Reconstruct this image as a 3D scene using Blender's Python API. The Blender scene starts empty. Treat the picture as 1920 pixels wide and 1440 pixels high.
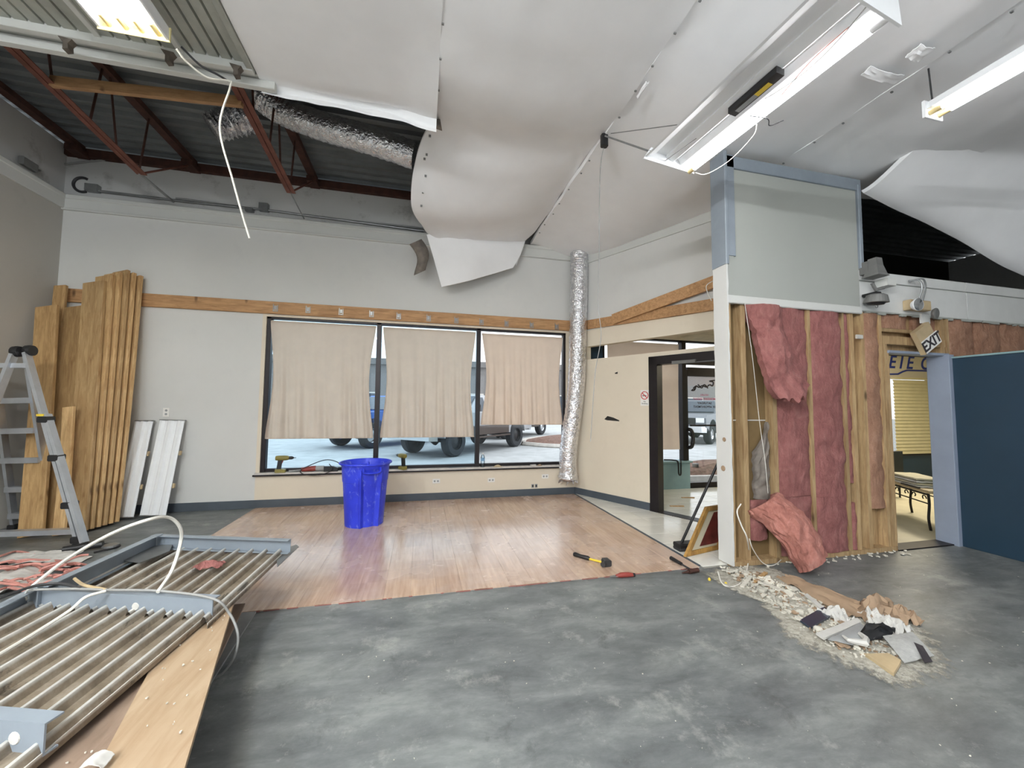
import bpy, math, random
import numpy as np
from mathutils import Vector, Matrix, noise as mnoise

random.seed(7)
S = bpy.context.scene
C = bpy.context.collection
PI = math.pi

# ------------------------------------------------------------------ camera, sky, lights, exposure
F_PX, YAW, PITCH, ROLL = 722.0, math.radians(13.2), math.radians(3.32), math.radians(0.57)
EYE = Vector((0, 0, 1.48))
cd = bpy.data.cameras.new('camera')
cam = bpy.data.objects.new('camera', cd)
C.objects.link(cam)
cd.sensor_fit = 'HORIZONTAL'
cd.sensor_width = 36.0
cd.lens = 36.0 * F_PX / 1920.0
cd.clip_start, cd.clip_end = 0.02, 400
fw = Vector((math.sin(YAW) * math.cos(PITCH), math.cos(YAW) * math.cos(PITCH), math.sin(PITCH)))
r0 = Vector((math.cos(YAW), -math.sin(YAW), 0))
u0 = r0.cross(fw)
RT = math.cos(ROLL) * r0 + math.sin(ROLL) * u0
UP = -math.sin(ROLL) * r0 + math.cos(ROLL) * u0
cam.matrix_world = Matrix(((RT.x, UP.x, -fw.x, EYE.x), (RT.y, UP.y, -fw.y, EYE.y), (RT.z, UP.z, -fw.z, EYE.z), (0, 0, 0, 1)))
S.camera = cam

world = bpy.data.worlds.new('overcast_sky')
S.world = world
world.use_nodes = True
wn, wl = world.node_tree.nodes, world.node_tree.links
bg = wn['Background']
bg.inputs['Color'].default_value = (0.93, 0.97, 1.0, 1)
bg.inputs['Strength'].default_value = 1.15

S.view_settings.view_transform = 'Standard'
S.view_settings.look = 'None'
S.view_settings.gamma = 1.0
S.view_settings.use_curve_mapping = False
S.view_settings.exposure = 0.97
S.cycles.max_bounces = 8
S.cycles.diffuse_bounces = 5
S.cycles.transparent_max_bounces = 16
S.cycles.sample_clamp_indirect = 6.0

TUBE_POWER = 15.0      # emission of the lit fluorescent tubes
FILL_POWER = 270.0  # emission of the unseen fill tubes added behind the viewer


# ------------------------------------------------------------------ measuring helpers (points on real surfaces)
def ray(px, py):
    return fw * F_PX + RT * (px - 960) - UP * (py - 720)


def onZ(px, py, z=0.0):
    d = ray(px, py)
    return EYE + d * ((z - EYE.z) / d.z)


def onY(px, py, y):
    d = ray(px, py)
    return EYE + d * (y / d.y)


def onX(px, py, x):
    d = ray(px, py)
    return EYE + d * (x / d.x)


BACK, LEFT, STUD = 6.24, -4.71, 3.12
A0 = Vector((2.57, 6.27, 0))
AD = Vector((0.68, -1.30, 0)).normalized()      # along the angled entry wall, towards the viewer
AN = Vector((-AD.y * -1, AD.x * -1, 0))          # helper normal, fixed below
AN = Vector((AD.y, -AD.x, 0))                    # points into the main room (to the left)
if AN.x > 0:
    AN = -AN


def onA(px, py, off=0.0):
    d = ray(px, py)
    p0 = A0 + AN * off
    return EYE + d * ((p0 - EYE).dot(AN) / d.dot(AN))


def aw(s, z, off=0.0):
    p = A0 + AD * s + AN * off
    return Vector((p.x, p.y, z))


# ------------------------------------------------------------------ materials
def srgb(r, g, b):
    def f(c):
        c /= 255.0
        return c / 12.92 if c <= 0.04045 else ((c + 0.055) / 1.055) ** 2.4
    return (f(r), f(g), f(b), 1)


class NT:
    def __init__(s, name):
        s.m = bpy.data.materials.new(name)
        s.m.use_nodes = True
        s.t = s.m.node_tree
        s.n, s.l = s.t.nodes, s.t.links
        s.b = s.n['Principled BSDF']
        s.out = s.n['Material Output']

    def node(s, typ, **kw):
        n = s.n.new(typ)
        for k, v in kw.items():
            if k in n.inputs:
                n.inputs[k].default_value = v
            else:
                setattr(n, k, v)
        return n

    def coord(s, scale=(1, 1, 1), kind='Object', rot=(0, 0, 0)):
        tc = s.node('ShaderNodeTexCoord')
        mp = s.node('ShaderNodeMapping')
        mp.inputs['Scale'].default_value = scale
        mp.inputs['Rotation'].default_value = rot
        s.l.new(tc.outputs[kind], mp.inputs['Vector'])
        return mp.outputs['Vector']

    def noise(s, vec, scale=5, detail=5, rough=0.6, dist=0.0):
        n = s.node('ShaderNodeTexNoise', Scale=scale, Detail=detail, Roughness=rough, Distortion=dist)
        s.l.new(vec, n.inputs['Vector'])
        return n.outputs['Fac']

    def ramp(s, fac, stops):
        r = s.node('ShaderNodeValToRGB')
        e = r.color_ramp.elements
        while len(e) < len(stops):
            e.new(0.5)
        for i, (p, c) in enumerate(stops):
            e[i].position = p
            e[i].color = c if len(c) == 4 else (*c, 1)
        s.l.new(fac, r.inputs['Fac'])
        return r.outputs['Color']

    def mix(s, fac, a, b, mode='MIX'):
        m = s.node('ShaderNodeMix', data_type='RGBA', blend_type=mode)
        for sock, v in ((m.inputs[0], fac), (m.inputs[6], a), (m.inputs[7], b)):
            if hasattr(v, 'is_output'):
                s.l.new(v, sock)
            else:
                sock.default_value = v
        return m.outputs[2]

    def bump(s, h, strength=0.3, dist=0.02):
        b = s.node('ShaderNodeBump', Strength=strength, Distance=dist)
        s.l.new(h, b.inputs['Height'])
        s.l.new(b.outputs['Normal'], s.b.inputs['Normal'])

    def set(s, **kw):
        for k, v in kw.items():
            k = k.replace('_', ' ')
            if hasattr(v, 'is_output'):
                s.l.new(v, s.b.inputs[k])
            else:
                s.b.inputs[k].default_value = v
        return s.m


def plain(name, col, rough=0.6, metal=0.0, var=0.15, scale=6, bump=0.0, bscale=40, stretch=(1, 1, 1), **kw):
    t = NT(name)
    v = t.coord(stretch)
    n = t.noise(v, scale, 4)
    dark = tuple(c * (1 - var) for c in col[:3])
    lite = tuple(min(1, c * (1 + var)) for c in col[:3])
    t.set(Base_Color=t.ramp(n, [(0.3, dark), (0.7, lite)]), Roughness=rough, Metallic=metal, **kw)
    if bump:
        t.bump(t.noise(v, bscale, 3), bump, 0.01)
    return t.m


def wood(name, base, dark, rough=0.65, stretch=(10, 10, 1.2), knots=True, tint=0.25):
    t = NT(name)
    v = t.coord(stretch)
    n1 = t.noise(v, 3.0, 6, 0.65, 0.6)
    c = t.ramp(n1, [(0.3, dark), (0.62, base)])
    if knots:
        vo = t.node('ShaderNodeTexVoronoi', Scale=2.2)
        t.l.new(t.coord((2.2, 2.2, 0.9)), vo.inputs['Vector'])
        k = t.ramp(vo.outputs['Distance'], [(0.05, (1, 1, 1)), (0.14, (0, 0, 0))])
        c = t.mix(k, c, tuple(x * 0.45 for x in dark[:3]) + (1,))
    oi = t.node('ShaderNodeObjectInfo')
    r = t.ramp(oi.outputs['Random'], [(0, (1 - tint,) * 3), (1, (1 + tint * .3,) * 3)])
    c = t.mix(1.0, c, r, 'MULTIPLY')
    big = t.noise(t.coord((1, 1, 1)), 2.3, 4)
    c = t.mix(t.ramp(big, [(0.52, (0, 0, 0)), (0.72, (.5, .5, .5))]), c, dark)
    t.set(Base_Color=c, Roughness=rough)
    t.bump(n1, 0.12, 0.004)
    return t.m


def emis(name, col, strength):
    m = bpy.data.materials.new(name)
    m.use_nodes = True
    b = m.node_tree.nodes['Principled BSDF']
    b.inputs['Base Color'].default_value = (0.8, 0.8, 0.8, 1)
    b.inputs['Emission Color'].default_value = col
    b.inputs['Emission Strength'].default_value = strength
    return m


def glass(name, tint=(1, 1, 1, 1), refl=0.6):
    t = NT(name)
    t.n.remove(t.b)
    tr = t.node('ShaderNodeBsdfTransparent')
    tr.inputs['Color'].default_value = tint
    gl = t.node('ShaderNodeBsdfGlossy', Roughness=0.02)
    fr = t.node('ShaderNodeFresnel', IOR=1.45)
    mu = t.node('ShaderNodeMath', operation='MULTIPLY')
    t.l.new(fr.outputs[0], mu.inputs[0])
    mu.inputs[1].default_value = refl
    mx = t.node('ShaderNodeMixShader')
    t.l.new(mu.outputs[0], mx.inputs[0])
    t.l.new(tr.outputs[0], mx.inputs[1])
    t.l.new(gl.outputs[0], mx.inputs[2])
    t.l.new(mx.outputs[0], t.out.inputs['Surface'])
    return t.m


def translucent(name, col, amount=0.5, var=0.06, scale=3):
    t = NT(name)
    n = t.noise(t.coord((1, 1, 1)), scale, 4)
    c = t.ramp(n, [(0.3, tuple(x * (1 - var) for x in col[:3])), (0.7, tuple(min(1, x * (1 + var)) for x in col[:3]))])
    t.set(Base_Color=c, Roughness=0.9)
    tl = t.node('ShaderNodeBsdfTranslucent')
    t.l.new(c, tl.inputs['Color'])
    mx = t.node('ShaderNodeMixShader')
    mx.inputs[0].default_value = amount
    t.l.new(t.b.outputs[0], mx.inputs[1])
    t.l.new(tl.outputs[0], mx.inputs[2])
    t.l.new(mx.outputs[0], t.out.inputs['Surface'])
    return t.m


def concrete_mat():
    t = NT('worn grey concrete')
    v = t.coord((1, 1, 1))
    a = t.noise(v, 0.8, 9, 0.66, 0.2)
    b = t.noise(t.coord((1.0, 2.4, 1), rot=(0, 0, 0.45)), 1.9, 10, 0.72, 0.25)
    c = t.ramp(a, [(0.3, srgb(72, 76, 77)), (0.5, srgb(106, 109, 109)), (0.7, srgb(140, 143, 142))])
    d = t.ramp(b, [(0.34, srgb(70, 74, 75)), (0.5, srgb(112, 116, 116)), (0.66, srgb(150, 153, 151))])
    col = t.mix(0.55, c, d)
    sp = t.noise(v, 14, 7, 0.8)
    col = t.mix(t.ramp(sp, [(0.6, (0, 0, 0)), (0.74, (.6, .6, .6))]), col, srgb(186, 186, 180))
    col = t.mix(t.ramp(t.noise(v, 2.6, 8, 0.75), [(0.56, (0, 0, 0)), (0.68, (.45, .45, .45))]), col, srgb(178, 178, 172))
    st = t.noise(v, 3.6, 8, 0.75, 0.3)
    col = t.mix(t.ramp(st, [(0.3, (.75, .75, .75)), (0.42, (0, 0, 0))]), col, srgb(74, 76, 76))
    t.set(Base_Color=col, Roughness=t.ramp(a, [(0.3, (.4,) * 3), (0.7, (.62,) * 3)]))
    t.bump(sp, 0.2, 0.004)
    return t.m


def laminate_mat():
    t = NT('oak laminate')
    oi = t.node('ShaderNodeObjectInfo')
    geo = t.node('ShaderNodeNewGeometry')
    mp = t.node('ShaderNodeMapping')
    mp.inputs['Scale'].default_value = (22, 1.8, 1)
    t.l.new(geo.outputs['Position'], mp.inputs['Vector'])
    n = t.noise(mp.outputs['Vector'], 1.6, 4, 0.55)
    c = t.ramp(n, [(0.3, srgb(178, 146, 124)), (0.7, srgb(206, 178, 154))])
    # three printed strips across every board
    m2 = t.node('ShaderNodeMapping')
    m2.inputs['Scale'].default_value = (15, 2.6, 1)
    t.l.new(geo.outputs['Position'], m2.inputs['Vector'])
    br = t.node('ShaderNodeTexWhiteNoise', noise_dimensions='2D')
    fl = t.node('ShaderNodeVectorMath', operation='FLOOR')
    t.l.new(m2.outputs['Vector'], fl.inputs[0])
    t.l.new(fl.outputs[0], br.inputs['Vector'])
    c = t.mix(1.0, c, t.ramp(br.outputs['Value'], [(0, (.86, .84, .83)), (1, (1.06, 1.06, 1.05))]), 'MULTIPLY')
    c = t.mix(1.0, c, t.ramp(oi.outputs['Random'], [(0, (.90, .87, .87)), (1, (1.05, 1.05, 1.04))]), 'MULTIPLY')
    dn = t.noise(geo.outputs['Position'], 1.3, 4, 0.6)
    c = t.mix(t.ramp(dn, [(0.42, (0, 0, 0)), (0.75, (.5, .5, .5))]), c, srgb(214, 198, 190))
    t.set(Base_Color=c, Roughness=t.ramp(dn, [(0.3, (.17,) * 3), (0.7, (.33,) * 3)]), Coat_Weight=0.35, Coat_Roughness=0.18)
    return t.m


def wallpaint(name, col, stain=None, amt=0.35):
    t = NT(name)
    v = t.coord((1, 1, 1))
    n = t.noise(v, 1.1, 6, 0.6)
    c = t.ramp(n, [(0.3, tuple(x * .93 for x in col[:3])), (0.7, col)])
    if stain:
        s2 = t.noise(v, 3.1, 7, 0.72)
        c = t.mix(t.ramp(s2, [(0.56, (0, 0, 0)), (0.74, (amt, amt, amt))]), c, stain)
    t.set(Base_Color=c, Roughness=0.75)
    t.bump(t.noise(v, 90, 2), 0.06, 0.003)
    return t.m


def foil_mat():
    t = NT('crinkled silver foil')
    v = t.coord((1, 1, 1))
    n = t.noise(v, 13, 3, 0.55, 1.2)
    n2 = t.noise(v, 34, 2, 0.5, 0.8)
    mm = t.node('ShaderNodeMath', operation='ADD')
    t.l.new(n, mm.inputs[0]); t.l.new(n2, mm.inputs[1])
    t.set(Base_Color=t.ramp(n, [(0.3, srgb(205, 205, 210)), (0.7, srgb(248, 248, 250))]), Metallic=1.0, Roughness=0.16)
    t.bump(mm.outputs[0], 0.55, 0.03)
    return t.m


def insul_mat(name, a, b, c3):
    t = NT(name)
    v = t.coord((1, 1, 1))
    n = t.noise(v, 5, 8, 0.72, 1.0)
    n2 = t.noise(t.coord((1, 1, 0.5)), 16, 6, 0.7, 0.5)
    c = t.mix(0.5, t.ramp(n, [(0.3, a), (0.52, b), (0.74, c3)]), t.ramp(n2, [(0.3, a), (0.55, b), (0.72, c3)]))
    t.set(Base_Color=c, Roughness=0.95)
    t.bump(n2, 0.8, 0.03)
    return t.m


def corr_mat():
    t = NT('dirty galvanised steel')
    v = t.coord((1, 1, 1))
    n = t.noise(v, 5.5, 7, 0.72, 0.2)
    dirt = t.ramp(n, [(0.3, srgb(96, 84, 70)), (0.5, srgb(134, 122, 106)), (0.7, srgb(168, 158, 144))])
    s2 = t.noise(t.coord((2.2, .8, 1)), 2.6, 8, 0.75, 0.4)
    dirt = t.mix(t.ramp(s2, [(0.56, (0, 0, 0)), (0.62, (.9, .9, .9))]), dirt, srgb(66, 60, 52))
    clean = t.ramp(n, [(0.3, srgb(186, 184, 178)), (0.7, srgb(226, 225, 220))])
    g = t.node('ShaderNodeTexCoord')
    sx = t.node('ShaderNodeSeparateXYZ')
    t.l.new(g.outputs['Generated'], sx.inputs[0])
    c = t.mix(t.ramp(sx.outputs['Z'], [(0.55, (0, 0, 0)), (0.88, (1, 1, 1))]), dirt, clean)
    t.set(Base_Color=c, Metallic=0.3, Roughness=0.45)
    return t.m


M = dict(
    wall=wallpaint('white wall paint', srgb(214, 214, 211), srgb(196, 196, 196), 0.3),
    wallgrey=wallpaint('greyer side wall paint', srgb(182, 179, 172), srgb(158, 154, 148), 0.4),  # left wall, set greyer than the back wall
    cream=wallpaint('cream wall paint', srgb(224, 213, 194), srgb(206, 196, 176), 0.3),
    block=wallpaint('rough white block paint', srgb(196, 196, 194), srgb(140, 138, 134), 0.8),
    trimw=wallpaint('off white trim paint', srgb(206, 207, 203)),
    greyblue=plain('grey blue paint', srgb(132, 141, 150), 0.5, 0, 0.08, 5),
    panelw=wallpaint('cream white soffit board', srgb(164, 167, 161)),
    frp=plain('glossy white wall panel', srgb(214, 215, 213), 0.22, 0, 0.05, 3, 0.05, 60),
    teal=plain('dark blue partition paint', srgb(32, 56, 74), 0.45, 0, 0.06, 3),
    tealpale=plain('faded teal paint', srgb(132, 160, 164), 0.6, 0, 0.08, 4),
    jamb=plain('pale blue jamb paint', srgb(140, 150, 168), 0.5, 0, 0.06, 4),
    base=plain('charcoal rubber base', srgb(72, 80, 88), 0.5, 0, 0.12, 5),
    concrete=concrete_mat(),
    laminate=laminate_mat(),
    tile=plain('white ceramic tile', srgb(228, 227, 220), 0.16, 0, 0.06, 3),
    grout=plain('grey grout', srgb(160, 158, 150), 0.8),
    bronze=plain('dark bronze aluminium', srgb(42, 38, 40), 0.4, 0.5, 0.15, 5),
    sillm=plain('pale window sill', srgb(196, 190, 184), 0.5),
    glass=glass('clear window glass', (0.97, 0.985, 1, 1)),
    glassb=glass('faint blue window glass', (0.82, 0.92, 0.98, 1)),
    blind=translucent('beige blind fabric', srgb(238, 226, 214), 0.6, 0.03, 5),
    lumber=wood('fir lumber', srgb(212, 178, 128), srgb(166, 126, 80), tint=0.38),
    lumber2=wood('aged fir lumber', srgb(190, 156, 108), srgb(146, 110, 68)),
    lumberx=wood('fir ledger lumber', srgb(190, 148, 104), srgb(148, 108, 70), stretch=(1.2, 10, 10)),
    stud=wood('pine stud', srgb(192, 164, 122), srgb(146, 114, 78), stretch=(9, 9, 1)),
    ply=wood('plywood sheet', srgb(172, 150, 124), srgb(152, 126, 98), stretch=(7, 0.9, 7), knots=False, tint=0.1),
    plyd=wood('dusty brown plywood', srgb(146, 126, 110), srgb(124, 104, 88), stretch=(5, 1, 5), knots=False, tint=0.1),
    sheet=translucent('white insulation facing', srgb(245, 245, 246), 0.05, 0.03, 2),
    scrap=plain('torn kraft backing', srgb(120, 112, 104), 0.8, 0, 0.25, 12),
    batt=insul_mat('pink fibreglass', srgb(112, 66, 62), srgb(152, 98, 94), srgb(180, 128, 122)),
    battb=insul_mat('brown pink fibreglass', srgb(128, 88, 68), srgb(166, 126, 102), srgb(190, 154, 134)),
    battf=insul_mat('salmon fibreglass', srgb(132, 78, 68), srgb(176, 118, 106), srgb(204, 154, 142)),
    panelback=plain('brown panel back', srgb(120, 98, 64), 0.8, 0, 0.12, 5),
    deck=plain('dark roof deck steel', srgb(112, 116, 118), 0.55, 0.2, 0.15, 3),
    rust=plain('red oxide joist steel', srgb(108, 64, 52), 0.7, 0.2, 0.3, 9),
    rustd=plain('dark rusty joist steel', srgb(72, 44, 36), 0.8, 0.2, 0.35, 9),
    corr=corr_mat(),
    ceilpan=plain('weathered ribbed ceiling steel', srgb(168, 170, 162), 0.55, 0.2, 0.2, 4),
    foil=foil_mat(),
    steel=plain('galvanised conduit steel', srgb(150, 152, 152), 0.4, 0.7, 0.15, 8),
    alum=plain('ladder aluminium', srgb(196, 200, 206), 0.35, 0.75, 0.1, 6),
    black=plain('black plastic', srgb(28, 28, 30), 0.45, 0, 0.2, 8),
    rubber=plain('tyre rubber', srgb(48, 50, 54), 0.8, 0, 0.15, 8),
    bin=None,
    lampw=plain('white lamp enamel', srgb(242, 244, 246), 0.35, 0, 0.03, 5),
    lampy=plain('yellowed lamp enamel', srgb(226, 214, 160), 0.4, 0, 0.05, 5),
    tube=emis('lit fluorescent tube', (1.0, 0.98, 0.97, 1), TUBE_POWER),
    tubew=emis('lit warm fluorescent tube', (1.0, 0.94, 0.80, 1), TUBE_POWER * 2.6),
    tubeoff=plain('unlit tube end', srgb(225, 205, 150), 0.3),
    wirew=plain('white cable sheath', srgb(222, 220, 212), 0.5),
    wireg=plain('grey cable sheath', srgb(150, 150, 148), 0.5),
    wired=plain('dark cable sheath', srgb(50, 50, 52), 0.5),
    red=plain('red plastic', srgb(140, 58, 50), 0.5),
    pinkw=plain('faded red cord', srgb(200, 140, 130), 0.6),
    yellow=plain('yellow plastic', srgb(226, 196, 60), 0.5),
    olive=plain('olive drill plastic', srgb(132, 122, 60), 0.5),
    tan=plain('aged tan plastic', srgb(182, 162, 128), 0.55),
    paper=plain('dusty white paper', srgb(196, 194, 189), 0.8, 0, 0.1, 10),
    greyp=plain('grey printed card', srgb(150, 152, 152), 0.7, 0, 0.1, 8),
    clipm=plain('dusty dark bracket', srgb(92, 84, 76), 0.8, 0, 0.3, 20),
    redfelt=plain('dull red underlay', srgb(150, 96, 90), 0.9, 0, 0.2, 12),
    news=plain('newsprint', srgb(166, 166, 163), 0.8, 0, 0.14, 40),
    kraft=plain('brown kraft paper', srgb(156, 132, 108), 0.85, 0, 0.15, 6),
    dust=plain('pale plaster dust', srgb(176, 172, 160), 0.95, 0, 0.2, 14, 0.4, 60),
    chips=plain('plaster chips', srgb(206, 202, 190), 0.9, 0, 0.25, 5),
    navy=plain('dark navy tile', srgb(44, 54, 70), 0.25, 0, 0.15, 6),
    ironblk=plain('wrought iron', srgb(36, 32, 30), 0.6, 0.4),
    hornm=plain('grey horn enamel', srgb(112, 112, 110), 0.5, 0.1, 0.1, 6),
    chrome=plain('lamp chrome', srgb(210, 212, 214), 0.15, 0.9, 0.05, 5),
    slat=plain('yellowish blind slat', srgb(206, 194, 156), 0.5, 0, 0.06, 4),
    asphalt=plain('pale concrete lot', srgb(178, 180, 180), 0.9, 0, 0.15, 2),  # the lot's own pale base colour
    curb=plain('white curb', srgb(206, 200, 192), 0.85),
    mulch=plain('red brown mulch', srgb(120, 92, 80), 0.95, 0, 0.45, 14, 1.0, 30),
    carglass=plain('dark car glass', srgb(60, 70, 82), 0.08, 0, 0.1),
    carblue=plain('blue car paint', srgb(52, 108, 190), 0.25, 0.2, 0.03),
    carsilver=plain('silver car paint', srgb(186, 186, 188), 0.25, 0.3, 0.03),
    carbrown=plain('dark brown car paint', srgb(84, 72, 66), 0.3, 0.2, 0.05),
    cargrey=plain('grey car paint', srgb(120, 124, 130), 0.3, 0.3, 0.03),
    bldg=plain('far building cladding', srgb(120, 116, 114), 0.8),
    leafm=plain('dark leaves', srgb(70, 92, 60), 0.8, 0, 0.4, 5),
    barkm=plain('tree bark', srgb(90, 74, 60), 0.9),
    sign=plain('sign white', srgb(232, 230, 226), 0.5, 0, 0.02),
    signred=plain('sign red', srgb(190, 60, 60), 0.5, 0, 0.02),
    inkblue=plain('blue lettering', srgb(38, 58, 150), 0.5, 0, 0.05),
    inkdark=plain('dark lettering', srgb(50, 46, 52), 0.5, 0, 0.05),
    inkpink=plain('pink lettering', srgb(206, 84, 130), 0.5, 0, 0.05),
    frame=wood('oak picture frame', srgb(176, 136, 72), srgb(132, 96, 48), stretch=(6, 6, 2), knots=False),
    redpic=plain('dark red picture print', srgb(96, 40, 36), 0.4, 0, 0.5, 12),
    matb=plain('beige picture mat', srgb(190, 182, 158), 0.7, 0, 0.05),
    paneltan=plain('vestibule ceiling tile', srgb(196, 186, 164), 0.8),
    carpetf=plain('right room vinyl floor', srgb(196, 186, 160), 0.5, 0, 0.08, 4),
    void=plain('dark plenum surface', srgb(40, 38, 36), 0.9),
    bottle=glass('water bottle plastic', (0.86, 0.93, 0.97, 1), 1.0),
    labelb=plain('blue bottle label', srgb(130, 170, 205), 0.5),
)


def bin_mat():
    t = NT('scuffed blue plastic')
    v = t.coord((1, 1, 1))
    n = t.noise(v, 3, 5)
    c = t.ramp(n, [(0.3, srgb(34, 50, 196)), (0.7, srgb(52, 72, 224))])
    s = t.noise(t.coord((1.5, 1.5, .7)), 11, 6, 0.7, 0.8)
    c = t.mix(t.ramp(s, [(0.57, (0, 0, 0)), (0.70, (.8, .8, .8))]), c, srgb(150, 165, 232))
    t.set(Base_Color=c, Roughness=0.42)
    return t.m


M['bin'] = bin_mat()


# ------------------------------------------------------------------ mesh collector
def frame_of(d, up=Vector((0, 0, 1))):
    d = Vector(d).normalized()
    up = Vector(up)
    if abs(d.dot(up.normalized())) > 0.985:
        up = Vector((1, 0, 0)) if abs(d.x) < 0.9 else Vector((0, 1, 0))
    s = d.cross(up).normalized()
    u = s.cross(d).normalized()
    return d, s, u


class MB:
    def __init__(s):
        s.v, s.f, s.sm = [], [], []

    def add(s, vs, fs, smooth=False):
        o = len(s.v)
        s.v += [Vector(x) for x in vs]
        s.f += [tuple(i + o for i in f) for f in fs]
        s.sm += [smooth] * len(fs)
        return s

    BOX = [(0, 3, 2, 1), (4, 5, 6, 7), (0, 1, 5, 4), (1, 2, 6, 5), (2, 3, 7, 6), (3, 0, 4, 7)]

    def box(s, a, b):
        x0, x1 = sorted((a[0], b[0])); y0, y1 = sorted((a[1], b[1])); z0, z1 = sorted((a[2], b[2]))
        return s.add([(x0, y0, z0), (x1, y0, z0), (x1, y1, z0), (x0, y1, z0), (x0, y0, z1), (x1, y0, z1), (x1, y1, z1), (x0, y1, z1)], s.BOX)

    def bbox(s, a, b, bv=0.004):
        """box with chamfered long edges (an octagonal-ish prism along its longest axis)"""
        a, b = Vector(a), Vector(b)
        lo = Vector(map(min, a, b)); hi = Vector(map(max, a, b)); d = hi - lo
        k = max(range(3), key=lambda i: d[i]); i, j = [q for q in range(3) if q != k]
        bv = min(bv, d[i] * .3, d[j] * .3)
        ring = [(lo[i] + bv, lo[j]), (hi[i] - bv, lo[j]), (hi[i], lo[j] + bv), (hi[i], hi[j] - bv), (hi[i] - bv, hi[j]), (lo[i] + bv, hi[j]), (lo[i], hi[j] - bv), (lo[i], lo[j] + bv)]
        vs = []
        for kk in (lo[k], hi[k]):
            for p, q in ring:
                c = [0, 0, 0]; c[i], c[j], c[k] = p, q, kk; vs.append(c)
        fs = [(n, (n + 1) % 8, (n + 1) % 8 + 8, n + 8) for n in range(8)] + [tuple(range(7, -1, -1)), tuple(range(8, 16))]
        return s.add(vs, fs)

    def bar(s, p0, p1, w, h, up=(0, 0, 1)):
        """rectangular bar from p0 to p1: h along 'up', w sideways"""
        p0, p1 = Vector(p0), Vector(p1)
        d, sd, u = frame_of(p1 - p0, up)
        vs = []
        for p in (p0, p1):
            for a, b in ((-1, -1), (1, -1), (1, 1), (-1, 1)):
                vs.append(p + sd * a * w / 2 + u * b * h / 2)
        return s.add(vs, s.BOX)

    def tube(s, pts, r, seg=8, cap=True, smooth=True):
        pts = [Vector(p) for p in pts]
        rs = r if isinstance(r, (list, tuple)) else [r] * len(pts)
        vs, fs = [], []
        pu = Vector((0, 0, 1))
        for i, p in enumerate(pts):
            d = (pts[min(i + 1, len(pts) - 1)] - pts[max(i - 1, 0)])
            if d.length < 1e-9:
                d = Vector((0, 0, 1))
            d, sd, u = frame_of(d, pu)
            pu = u
            for k in range(seg):
                a = 2 * PI * k / seg
                vs.append(p + (sd * math.cos(a) + u * math.sin(a)) * rs[i])
        for i in range(len(pts) - 1):
            for k in range(seg):
                fs.append((i * seg + k, i * seg + (k + 1) % seg, (i + 1) * seg + (k + 1) % seg, (i + 1) * seg + k))
        s.add(vs, fs, smooth)
        if cap:
            n = len(pts)
            o = len(s.v) - n * seg
            s.f += [tuple(o + k for k in range(seg - 1, -1, -1)), tuple(o + (n - 1) * seg + k for k in range(seg))]
            s.sm += [False, False]
        return s

    def lathe(s, prof, c=(0, 0, 0), axis=(0, 0, 1), seg=24, smooth=True, closed=False):
        d, sd, u = frame_of(axis, (0, 1, 0))
        c = Vector(c)
        vs, fs = [], []
        for r, z in prof:
            for k in range(seg):
                a = 2 * PI * k / seg
                vs.append(c + d * z + (sd * math.cos(a) + u * math.sin(a)) * max(r, 1e-5))
        n = len(prof)
        for i in range(n - 1):
            for k in range(seg):
                fs.append((i * seg + k, i * seg + (k + 1) % seg, (i + 1) * seg + (k + 1) % seg, (i + 1) * seg + k))
        s.add(vs, fs, smooth)
        return s

    def prism(s, poly, ex):
        """flat polygon (list of 3D points) extruded by vector ex"""
        ex = Vector(ex)
        n = len(poly)
        vs = [Vector(p) for p in poly] + [Vector(p) + ex for p in poly]
        fs = [tuple(range(n - 1, -1, -1)), tuple(range(n, 2 * n))] + [(i, (i + 1) % n, n + (i + 1) % n, n + i) for i in range(n)]
        return s.add(vs, fs)

    def grid(s, fn, nu, nv, th=None, smooth=True):
        """surface fn(u,v); th = thickness vector gives it a back and rim"""
        vs = [Vector(fn(i / nu, j / nv)) for j in range(nv + 1) for i in range(nu + 1)]
        W = nu + 1
        fs = [(j * W + i, j * W + i + 1, (j + 1) * W + i + 1, (j + 1) * W + i) for j in range(nv) for i in range(nu)]
        if th is None:
            return s.add(vs, fs, smooth)
        th = Vector(th)
        n = len(vs)
        vs2 = vs + [p + th for p in vs]
        f2 = [tuple(i + n for i in reversed(f)) for f in fs]
        ring = [i for i in range(W)] + [j * W + nu for j in range(1, nv + 1)] + [nv * W + i for i in range(nu - 1, -1, -1)] + [j * W for j in range(nv - 1, 0, -1)]
        fr = [(ring[(k + 1) % len(ring)], ring[k], ring[k] + n, ring[(k + 1) % len(ring)] + n) for k in range(len(ring))]
        return s.add(vs2, fs + f2 + fr, smooth)


def obj(name, mb, mat, parent=None, base=None, **props):
    me = bpy.data.meshes.new(name)
    if parent is not None:
        off = Vector(parent['_base'])
    elif base is not None:
        off = Vector(base)
    else:
        off = Vector((0, 0, 0))
    me.from_pydata([v - off for v in mb.v], [], mb.f)
    me.polygons.foreach_set('use_smooth', mb.sm)
    me.materials.append(mat)
    me.update()
    import bmesh
    bm = bmesh.new(); bm.from_mesh(me); bmesh.ops.recalc_face_normals(bm, faces=bm.faces[:]); bm.to_mesh(me); bm.free()
    if any(mb.sm):
        try:
            me.set_sharp_from_angle(angle=math.radians(45))
        except Exception:
            pass
    o = bpy.data.objects.new(name, me)
    C.objects.link(o)
    if parent is not None:
        o.parent = parent
        o['_base'] = tuple(off)
    else:
        o.location = off
        o['_base'] = tuple(off)
    for k, v in props.items():
        o[k] = v
    return o


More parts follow.
